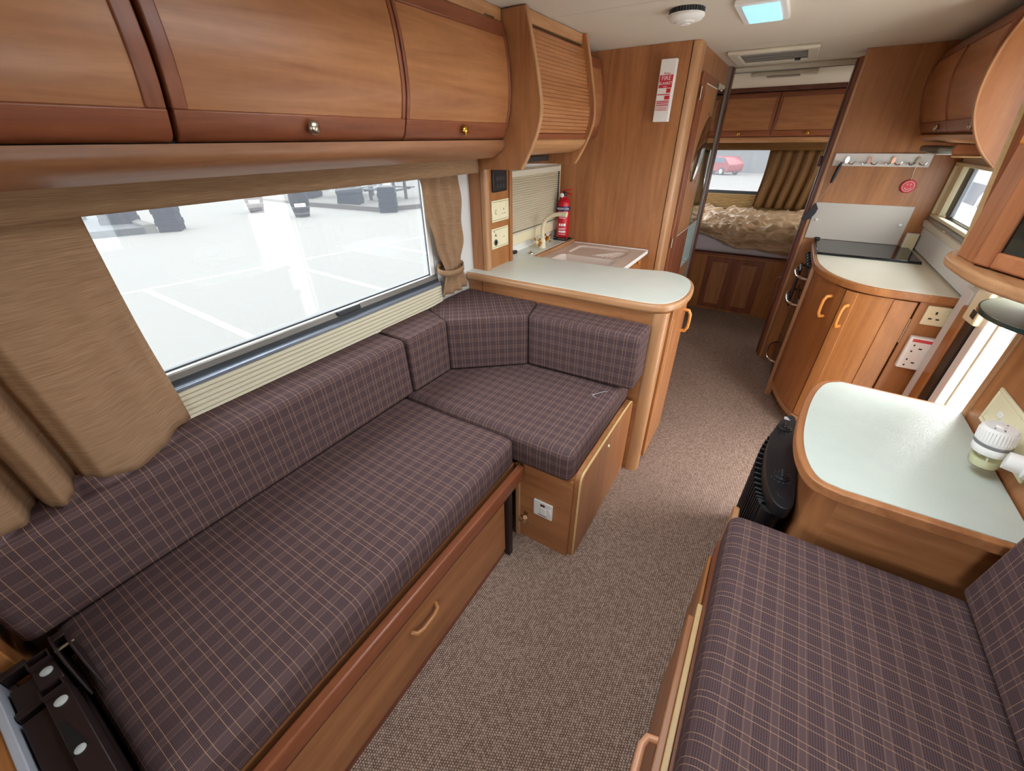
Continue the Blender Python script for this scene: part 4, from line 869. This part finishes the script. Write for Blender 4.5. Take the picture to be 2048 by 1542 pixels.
for k in range(22):
    i = 1+k*(len(gp)-3)/21; i0 = int(i); f_ = i-i0; a_, c_ = gp[i0], gp[min(i0+1, len(gp)-1)]; x, y = a_[0]+(c_[0]-a_[0])*f_, a_[1]+(c_[1]-a_[1])*f_
    mk('slat', bx(B(), x-.006, x+.022, y-.004, y+.004, .05, .535), BLACK, t, bev=.002)
mk('base_trim', strip(B(), gp[::-1], .028, .045, -.012), mat('heater_red', (110, 30, 34), .4), t)
mk('end_column', cyl(B(), (.232, 1.165, .02), (.232, 1.165, .535), .030), BLACK, t)
mk('foot', bx(B(), .190, .282, 1.16, 1.21, 0, .04), BLACK, t, bev=.008); mk('foot', bx(B(), .215, .282, 1.58, 1.63, 0, .04), BLACK, t, bev=.008)
for y in (1.275, 1.575):
    c = Vector((.240, y, .580)); k_ = mk('dial', lathe(B(), [(.024, 0), (.024, .004), (.020, .005), (.018, .010), (.006, .011)], c, n=28), BLACK, cap); mk('grip', bx(B(), .236, .244, y-.018, y+.018, .588, .600), mat('dial_grip', (38, 39, 42), .35), k_, bev=.003)
    for q in range(12): a = radians(-150+25*q); mk('tick', bx(B(), c.x+.031*cos(a)-.0012, c.x+.031*cos(a)+.0012, y+.031*sin(a)-.0012, y+.031*sin(a)+.0012, .5795, .5806), GREYP, cap)
mk('disc_mark', lathe(B(), [(.018, 0), (.0175, .0008)], (.250, 1.19, .5798), n=24), mat('cap_mark', (30, 30, 33), .35), cap)
for k in range(3): mk('print', bx(B(), .238, .258-.004*k, 1.644+.008*k, 1.648+.008*k, .5798, .5806), WPRINT, cap)
t = T('floor_stop', 'small round-ended wooden board on the carpet beside the heater', 'board', (.16, 1.2, 0))
mk('board', prism(B(), smooth_poly([(1.08, 0), (1.08, .43), (1.15, .47), (1.20, .465), (1.215, .42), (1.215, 0)], 1), .140, .158, 'x'), W_nose_z, t, bev=.004)

# ------------------------------------------------------------------ right seat
t = T('right_bench_box', 'wooden bench box with light rim and round-handled flap below the right seat', 'bench', (.3, .4, 0))
mk('side_panel', bx(B(), .118, .135, -.9, 1.05, 0, .425), W_dark_y, t); mk('top_board', bx(B(), .135, .69, -.9, 1.05, .40, .428), W_panel_y, t)
fl2 = mk('flap', bx(B(), .088, .104, -.9, .775, .03, .400), W_panel_y, t, bev=.003); mk('rim', bx(B(), .104, .117, -.9, .815, .385, .408), W_rim, t, bev=.002)
mk('board', bx(B(), .108, .117, .82, 1.03, .03, .37), W_kit_y, t, bev=.003)
mk('handle', tube(B(), [(.090, .455, .385), (.068, .45, .385), (.060, .43, .385), (.060, .36, .385), (.068, .34, .385), (.090, .335, .385)], .009, 10), mat('handle_pink_wood', (214, 152, 112), .35), fl2)
def dent2(w):
    s = 0
    for y, a, c in ((.55, .004, .02), (.48, .005, .018), (.70, .003, .02)):
        s -= a*math.exp(-((w.y-y+(w.x-.2)*.35)/c)**2)*math.exp(-((w.x-.18)/.12)**2)
    return s
tag(mk('seat_cushion', cushion(.122, .688, -.80, 1.05, .430, .575, .032, .008, .035, 9, .003, dent2), PLAID, None, (.4, .1, .43), uv=('y', 0), ang=60), 'plaid seat cushion of the right-hand bench in the near corner', 'cushion', 'plaid lounge cushions')
tag(mk('backrest_cushion', prism(B(), [(.620, .586), (.688, .586), (.688, .98), (.652, .98), (.628, .80)], -.80, 1.05, 'y'), PLAID, None, (.66, .1, .586), bev=.022, seg=4, uv=('y', 0), ang=60), 'plaid backrest cushion against the right wall above the right-hand bench', 'cushion', 'plaid lounge cushions')

# ------------------------------------------------------------------ socket, freshener, display cabinet, disc
t = T('wall_socket_plate', 'long cream socket plate on wood panel above the side table', 'socket', (.692, 1.43, .79))
mk('frame', ringbox(B(), 'x', .687, .695, 1.265, 1.585, .792, .905, .012), CREAM, t, bev=.003)
for y0, y1 in ((1.278, 1.424), (1.426, 1.572)): mk('insert', bx(B(), .689, .695, y0, y1, .805, .892), CREAM, t, bev=.002)
mk('port', lathe(B(), [(.011, 0), (.011, .004), (.006, .004), (.005, .001)], (.689, 1.475, .838), (-1, 0, 0), 16), WHITE, t); mk('port', bx(B(), .685, .690, 1.49, 1.515, .845, .862), WHITE, t, bev=.002); mk('hole', lathe(B(), [(.005, 0), (.005, .0045)], (.689, 1.475, .838), (-1, 0, 0), 12), SLOT, t)
t = T('air_freshener', 'white plug-in air freshener with clear liquid bottle, over the side table', 'air freshener', (.63, 1.35, .82))
mk('plug', lathe(B(), [(.030, 0), (.030, .010), (.024, .014), (.022, .045)], (.687, 1.262, .842), (-1, .35, 0), 24), WHITE, t)
ax = Vector((-.10, .10, 1)).normalized(); c0 = Vector((.640, 1.330, .792))
bt = mk('bottle', lathe(B(), [(.020, -.012), (.029, -.008), (.031, .0), (.031, .030), (.026, .036)], c0, ax, 28), CLEARB, t); mk('liquid', lathe(B(), [(.018, -.010), (.027, -.006), (.029, .002), (.029, .016)], c0, ax, 24), mat('liquid', (214, 214, 180), .1), bt)
mk('collar', lathe(B(), [(.034, .032), (.036, .035), (.036, .054), (.034, .057)], c0, ax, 32), WHITE, t); mk('ring', lathe(B(), [(.0365, .054), (.037, .056), (.037, .060), (.0365, .062)], c0, ax, 32), GREYP, t)
cp = mk('cap', lathe(B(), [(.035, .062), (.036, .066), (.035, .098), (.031, .104), (.010, .105)], c0, ax, 40), WHITE, t)
b = B()
for k in range(36):
    a = 2*pi*k/36; u, w = frm(ax); q = c0+(u*cos(a)+w*sin(a))*.0357; tube(b, [q+ax*.066, q+ax*.096], .0011, 5)
mk('ribs', b, WHITE, cp)
u, w = frm(ax)
for k in range(6): a = 2*pi*k/8; q = c0+ax*.1045+(u*cos(a)+w*sin(a))*.022; mk('hole', lathe(B(), [(.0022, 0), (.0022, .0012)], q, ax, 8), GREYP, cp)
mk('dial', lathe(B(), [(.009, .104), (.009, .108), (.004, .109)], c0, ax, 16), WHITE, cp)
t = T('display_cabinet', 'wall cabinet with dark glass door and thick rounded base above the side table', 'cabinet', (.65, 1.5, 1.2))
bs = smooth_poly([(.79, 1.83), (.60, 1.85), (.495, 1.81), (.452, 1.71), (.452, 1.60), (.466, 1.45), (.520, 1.33), (.60, 1.24), (.79, 1.20)], 2)
mk('base', prism(B(), bs, 1.202, 1.232), W_nose_y, t, bev=.013, seg=5)
k0, k1, k2 = Vector((.474, 1.692)), Vector((.484, 1.577)), Vector((.612, 1.312))
cb = [(.79, 1.80), (.56, 1.80), tuple(k0), tuple(k1), tuple(k2), (.79, 1.36)]
bm = B(); q = [(.482, 1.692, 1.232), (.514, 1.80, 1.232), (.441, 1.80, 1.945), (.482, 1.692, 1.945)]
A = [bm.verts.new(p) for p in q]; C_ = [bm.verts.new((p[0]+.014, p[1], p[2])) for p in q]; bm.faces.new(A[::-1]); bm.faces.new(C_)
for i in range(4): bm.faces.new((A[i], A[(i+1) % 4], C_[(i+1) % 4], C_[i]))
mk('side', bm, W_dark_z, t)
bm = B(); q = [(.507, 1.797, 1.232), (.519, 1.797, 1.232), (.446, 1.797, 1.945), (.434, 1.797, 1.945)]
A = [bm.verts.new(p) for p in q]; C_ = [bm.verts.new((p[0], p[1]+.014, p[2])) for p in q]; bm.faces.new(A[::-1]); bm.faces.new(C_)
for i in range(4): bm.faces.new((A[i], A[(i+1) % 4], C_[(i+1) % 4], C_[i]))
mk('edge_strip', bm, W_rim, t)
mk('face', prism(B(), [(.500, 1.70), tuple(k0), tuple(k1), (k1.x+.02, k1.y+.012), (.51, 1.66)], 1.232, 1.945), W_cab_z, t, bev=.003)
dirv = (k2-k1).normalized(); nr = Vector((dirv.y, -dirv.x)); nr = nr if nr.x < 0 else -nr
def dq(a0, a1, t0, t1): return [tuple(k1+dirv*a0+nr*t0), tuple(k1+dirv*a1+nr*t0), tuple(k1+dirv*a1+nr*t1), tuple(k1+dirv*a0+nr*t1)]
LD = (k2-k1).length
fd = mk('door_frame', prism(B(), dq(.0, .052, -.012, .012), 1.236, 1.94), W_cab_z, t, bev=.006)
mk('stile', prism(B(), dq(LD-.05, LD, -.012, .012), 1.236, 1.94), W_cab_z, fd, bev=.006); mk('bottom_rail', prism(B(), dq(.052, LD-.05, -.012, .012), 1.236, 1.276), W_cab_x, fd, bev=.006); mk('top_rail', prism(B(), dq(.052, LD-.05, -.012, .012), 1.90, 1.94), W_cab_x, fd, bev=.006)
mk('glass', prism(B(), dq(.05, LD-.048, -.004, .002), 1.27, 1.91), SMOKEG, fd)
mk('back', prism(B(), [(.79, 1.38), (.66, 1.41), (.525, 1.64), (.535, 1.78), (.79, 1.78)], 1.233, 1.94), W_dark_z, t)
hq = k1+dirv*.02+nr*.012
mk('handle', prism(B(), dq(-.004, .034, .010, .056), 1.508, 1.566), W_bright, fd, bev=.008, seg=3)
t = T('glass_shelf', 'round frosted greenish glass shelf under the display cabinet', 'shelf', (.70, 1.6, 1.1))
dc = [(.695+.02, 1.62+.205)]+[(.785+.215*cos(a), 1.625+.215*sin(a)) for a in [radians(115+5*k) for k in range(27)]]+[(.695+.02, 1.62-.205)]
mk('disc', prism(B(), dc, 1.094, 1.104), FROST, t, bev=.001); mk('rim', strip(B(), dc[1:-1], 1.091, 1.103, -.003), FROSTE, t); mk('bracket', bx(B(), .69, .79, 1.60, 1.64, 1.066, 1.094), ALU, t, bev=.003)

# ------------------------------------------------------------------ folding table leg and cupboard, near left corner
BOLT = mat('bolt_zinc', (178, 182, 180), .5)
t = T('near_cupboard', 'orange wood cupboard end with grey metal edge in the near left corner', 'cupboard', (-1.0, -.3, 0))
mk('body', bx(B(), -1.325, -.616, -.62, -.242, .43, .646), W_kit_x, t); mk('end_board', bx(B(), -1.328, -1.10, -.228, -.205, .43, .72), W_kit_x, t, bev=.003); mk('metal_edge', bx(B(), -1.325, -.616, -.242, -.230, .43, .651), STEELG, t, bev=.002)
t = T('folding_leg', 'dark brown steel folding leg brackets at the near end of the long cushion', 'table leg', (-.98, -.2, .43))
for x, x1, zt in ((-.945, -.62, .640), (-1.045, -.96, .632)):
    pt = mk('channel', prism(B(), [(-.226, zt-.05), (-.226, zt-.012), (-.190, zt-.012), (-.190, zt), (-.156, zt), (-.156, zt-.05)], x+.022, x1, 'x'), STEEL_B, t, bev=.0015)
    mk('tube_end', ringbox(B(), 'z', zt-.045, zt+.012, x, x+.024, -.190, -.156, .0028), STEEL_B, t); mk('tube_inner_shade', bx(B(), x+.003, x+.021, -.187, -.159, zt-.045, zt-.02), SLOT, t)  # black fill stands for the shade inside the open tube end
    mk('bolt', lathe(B(), [(.0095, 0), (.0095, .003), (.005, .005)], (x+.047, -.172, zt), (0, 0, 1), 18), BOLT, t)
mk('slot', prism(B(), [(-.86, -.186), (-.853, -.180), (-.775, -.166), (-.770, -.190)], .6395, .6406), SLOT, t); mk('bolt', lathe(B(), [(.008, 0), (.008, .002), (.004, .004)], (-.776, -.178, .6405), (0, 0, 1), 14), BOLT, t)
for x in (-1.075, -.955): mk('cross_bar', bx(B(), x, x+.018, -.228, -.190, .60, .630), STEEL_B, t, bev=.002)
mk('well', bx(B(), -1.057, -.955, -.228, -.192, .56, .575), SLOT, t); mk('base_plate', bx(B(), -1.08, -.62, -.229, -.156, .43, .56), STEEL_B, t)
mk('stay', prism(B(), smooth_poly([(-1.07, .58), (-1.07, .640), (-1.06, .655), (-1.0, .655), (-.93, .60), (-.92, .58)], 1), -.148, -.144, 'y'), STEEL_B, t, bev=.001); mk('stay', prism(B(), smooth_poly([(-1.05, .58), (-1.05, .640), (-1.04, .652), (-.98, .650), (-.90, .585)], 1), -.128, -.124, 'y'), STEEL_B, t, bev=.001)
mk('stay_web', bx(B(), -1.068, -1.05, -.146, -.126, .58, .645), STEEL_B, t, bev=.002); mk('pin', cyl(B(), (-1.022, -.150, .640), (-1.022, -.120, .640), .004), NICKEL, t)

# ------------------------------------------------------------------ outside
G = -.70
GRD = mat('tarmac_dark', (100, 98, 93), .95, spec=.1)
b = bx(B(), -90, 60, -60, 14, G-.2, G); bx(b, -90, -11, 14, 120, G-.2, G)
gr = st(mk('ground', b, GRD)); mk('slope', prism(B(), [(14, G-.001), (70, G-1.2), (70, G-1.5), (14, G-.3)], -11, 60, 'x'), GRD, gr)
st(mk('bounce_pavement', bx(B(), .90, 30, -20, 30, G, G+.06), mat('concrete_pale', (205, 202, 196), .9)))  # pale slab added to bounce daylight up onto the ceiling
LINE = mat('line_paint', (184, 183, 180), .8)
for i_, ((x0, y0), (x1, y1), w) in enumerate((((-9.9, -.5), (-7.3, 12.0), .09), ((-9.2, 2.46), (-4.2, 2.25), .10), ((-8.85, 4.80), (-4.2, 4.55), .10), ((-8.4, 7.1), (-4.2, 6.9), .10))):
    d = Vector((x1-x0, y1-y0)).normalized(); n_ = Vector((-d.y, d.x))*w/2
    mk('marking', prism(B(), [(x0-n_.x, y0-n_.y), (x1-n_.x, y1-n_.y), (x1+n_.x, y1+n_.y), (x0+n_.x, y0+n_.y)], G, G+.004+.001*i_), LINE, gr)
DECK = mat('terrace_paving', (82, 80, 75), .9, spec=.1); KERB = mat('kerb_timber', (54, 48, 44), .9)
tr = st(mk('terrace', prism(B(), [(-12.6, 11.1), (-11.9, 12.4), (-14, 26), (-34, 26), (-30, 10.9), (-17, 10.75)], G, G+.10), DECK)); mk('kerb', prism(B(), [(-12.45, 10.9), (-11.75, 12.4), (-11.9, 12.4), (-12.6, 11.08), (-17, 10.74), (-17, 10.5)], G, G+.16), KERB, tr)
rb = st(mk('raised_bed', prism(B(), [(-15.4, 4.75), (-16.1, 3.2), (-19, 1.0), (-26, 3), (-24, 6), (-18, 5.0)], G, G+.18), mat('gravel_grey', (44, 47, 48), .95))); mk('kerb', prism(B(), [(-15.4, 4.75), (-18, 5.0), (-24, 6), (-24, 6.25), (-18, 5.25), (-15.3, 5.0)], G, G+.24), DECK, rb)
PLT = mat('planter_slate', (20, 25, 34), .85, spec=.1)
def planter(x, y, rz, w, label, n=5, h=.165):
    t = T('sleeper_planter', label, 'planter', (x, y, G), 'dark stacked planters in the yard')
    for k in range(n):
        s = .012*((k % 2)*2-1)
        c, s_ = cos(rz), sin(rz); q = [(-w/2-s, -w/2), (w/2+s, -w/2), (w/2+s, w/2), (-w/2-s, w/2)]
        mk('block', prism(B(), [(x+a*c-d*s_, y+a*s_+d*c) for a, d in q], G+h*k+.004, G+h*(k+1)), PLT, t, bev=.012)
    mk('soil', prism(B(), [(x+.8*(a*c-d*s_), y+.8*(a*s_+d*c)) for a, d in q], G+h*n, G+h*n+.02), mat('soil', (30, 26, 22), 1), t)
planter(-15.3, 5.38, .95, .56, 'stacked dark planter nearest to the raised gravel bed seen through lounge window')
planter(-17.0, 4.75, .95, .75, 'stacked dark planter behind the gravel bed, left of the nearest one')
planter(-18.6, 3.9, .95, .75, 'stacked dark planter furthest left beyond the gravel bed')
planter(-14.55, 11.35, .55, .78, 'stacked dark planter at terrace edge between barrel and end planter')
planter(-12.25, 11.15, .75, .62, 'stacked dark planter at the terrace corner nearest the curtain')
planter(-18.2, 11.9, .55, 1.0, 'wide dark planter just behind the right-hand barrel', 5)
def barrel(x, y, label, mtl, ry):
    t = T('oak_barrel', label, 'barrel', (x, y, G), 'barrels standing in the yard')
    mk('staves', lathe(B(), [(.225, 0), (.27, .2), (.305, .42), (.315, .55), (.305, .68), (.27, .88), (.23, 1.02), (.20, 1.03)], (x, y, G), n=24), mtl, t)
    for z, r in ((.10, .252), (.30, .288), (.78, .29), (.95, .255)): mk('hoop', lathe(B(), [(r, z), (r+.006, z+.005), (r+.006, z+.04), (r-.004, z+.045)], (x, y, G), n=24), ALU_D, t)
    d = Vector((-x, -y, 0)).normalized(); c = Vector((x, y, G+.40))+d*.302; u = Vector((-d.y, d.x, 0))
    pts = [c+u*a+Vector((0, 0, z)) for a, z in ((-.17, -.05), (.17, -.05), (.17, .05), (-.17, .05))]
    bm = B(); A = [bm.verts.new(p) for p in pts]; C_ = [bm.verts.new(p+d*.012) for p in pts]
    bm.faces.new(A[::-1]); bm.faces.new(C_)
    for i in range(4): bm.faces.new((A[i], A[(i+1) % 4], C_[(i+1) % 4], C_[i]))
    s = mk('sign', bm, WPRINT, t)
    mk('print', tube(B(), [c+d*.014+u*a+Vector((0, 0, .01*math.sin(a*90))) for a in [-.12+.02*k for k in range(13)]], .012, 5), REDP, s)
barrel(-14.15, 8.9, 'dark barrel with white and red sign, right of the pair in the yard', mat('barrel_dark', (20, 20, 24), .8, spec=.1), 0)
barrel(-16.55, 8.65, 'reddish brown barrel, left and further of the pair in the yard', mat('barrel_red', (46, 24, 20), .8, spec=.1), 0)
def picnic(x, y, rz, label):
    t = T('picnic_table', label, 'picnic table', (x, y, G+.1), 'picnic tables on the terrace'); c, s_ = cos(rz), sin(rz); PW = mat('picnic_wood', (34, 36, 42), .9)
    def ob(nm, a0, a1, b0, b1, z0, z1): return mk(nm, prism(B(), [(x+a*c-d*s_, y+a*s_+d*c) for a, d in ((a0, b0), (a1, b0), (a1, b1), (a0, b1))], G+.1+z0, G+.1+z1), PW, t)
    for k in range(4): ob('plank', -.85, .85, -.34+.17*k, -.18+.17*k, .70, .74)
    for s in (-1, 1):
        ob('bench_plank', -.85, .85, s*.68-.12, s*.68+.12, .42, .46); ob('cross_bar', s*.6-.04, s*.6+.04, -.75, .75, .36, .42)
        for q in (-1, 1): ob('leg', s*.6-.045, s*.6+.045, q*.40-.05, q*.40+.05, 0, .70)
picnic(-16.6, 13.3, .2, 'picnic table on terrace, nearest to the barrels'); picnic(-14.3, 13.1, .2, 'picnic table on terrace, the middle one of three'); picnic(-12.9, 15.2, .2, 'picnic table on terrace, furthest right by the curtain')
picnic(-20.5, 15.0, .2, 'picnic table far back on the terrace behind the wide planter')
st(mk('boundary_wall', bx(B(), -60, -32, 5, 60, G, 1.3), mat('far_wall', (70, 72, 76), .9)))
rwl = st(mk('wall_yard', bx(B(), -10.9, 16, 50, 50.5, G-1.1, 5.4), mat('render_grey', (84, 85, 84), .9)))
CARP = (-5.9, 45.6, G-.68)
# red car beyond the rear window
t = T('car', 'red hatchback parked in front of the grey wall beyond the bed window', 'car', CARP)
cw = [(-2.05, .30), (-2.1, .62), (-1.98, .82), (-1.05, .93), (-.40, 1.40), (.30, 1.48), (1.40, 1.44), (1.90, 1.02), (2.05, .88), (2.05, .42), (1.95, .28)]
ca = radians(38); CR = mat('car_red', (104, 16, 20), .3)
def carp(nm, pts, y0, y1, mt, par, bev=.05):
    bm = prism(B(), pts, y0, y1, 'y'); bmesh.ops.transform(bm, matrix=Matrix.Translation(CARP) @ Matrix.Rotation(-ca, 4, 'Z'), verts=bm.verts); return mk(nm, bm, mt, par, bev=bev)
cbody = carp('body', cw, -.85, .85, CR, t)
carp('window', [(-.85, .97), (-.34, 1.34), (.30, 1.41), (1.30, 1.37), (1.62, 1.02)], -.87, .87, mat('car_glass', (70, 84, 92), .1), cbody, .01)
for x in (-1.3, 1.32):
    for y in (-.82, .82):
        bm = lathe(B(), [(.30, -.09), (.32, -.06), (.32, .06), (.30, .09)], (x, y, .32), (0, 1, 0), 24); bmesh.ops.transform(bm, matrix=Matrix.Translation(CARP) @ Matrix.Rotation(-ca, 4, 'Z'), verts=bm.verts); wl = mk('wheel', bm, BLACK, t)
        bm = lathe(B(), [(.20, -.095), (.19, .095)], (x, y, .32), (0, 1, 0), 16); bmesh.ops.transform(bm, matrix=Matrix.Translation(CARP) @ Matrix.Rotation(-ca, 4, 'Z'), verts=bm.verts); mk('hub', bm, ALU, wl)
# white van beside the kitchen window
t = T('van', 'white van parked close outside the right kitchen window', 'van', (2.9, 9.0, G)); VW = mat('van_white', (90, 92, 96), .35); VG = mat('van_glass', (30, 34, 40), .1)
mk('body', prism(B(), [(2.25, .40+G), (2.20, .9+G), (2.24, 1.5+G), (2.42, 2.25+G), (2.7, 2.36+G), (4.0, 2.36+G), (4.0, .40+G)], 6.2, 12.5, 'y'), VW, t, bev=.05, seg=3)
for y0, y1 in ((6.6, 8.2), (8.35, 10.1), (10.25, 12.0)): mk('window', prism(B(), [(2.222, 1.40+G), (2.262, 1.66+G), (2.285, 1.66+G), (2.245, 1.40+G)], y0, y1, 'y'), VG, t, bev=.006)
mk('side_moulding', bx(B(), 2.185, 2.215, 6.4, 12.3, 1.02+G, 1.08+G), mat('moulding_grey', (110, 112, 118), .5), t, bev=.01); mk('orange_stripe', prism(B(), [(2.224, 1.30+G), (2.228, 1.36+G), (2.25, 1.36+G), (2.25, 1.30+G)], 6.4, 12.3, 'y'), mat('stripe_orange', (222, 150, 90), .5), t)
for y in (7.2, 11.4): mk('wheel', lathe(B(), [(.30, -.1), (.33, -.06), (.33, .06), (.30, .1)], (2.36, y, G+.39), (1, 0, 0), 20), BLACK, t)
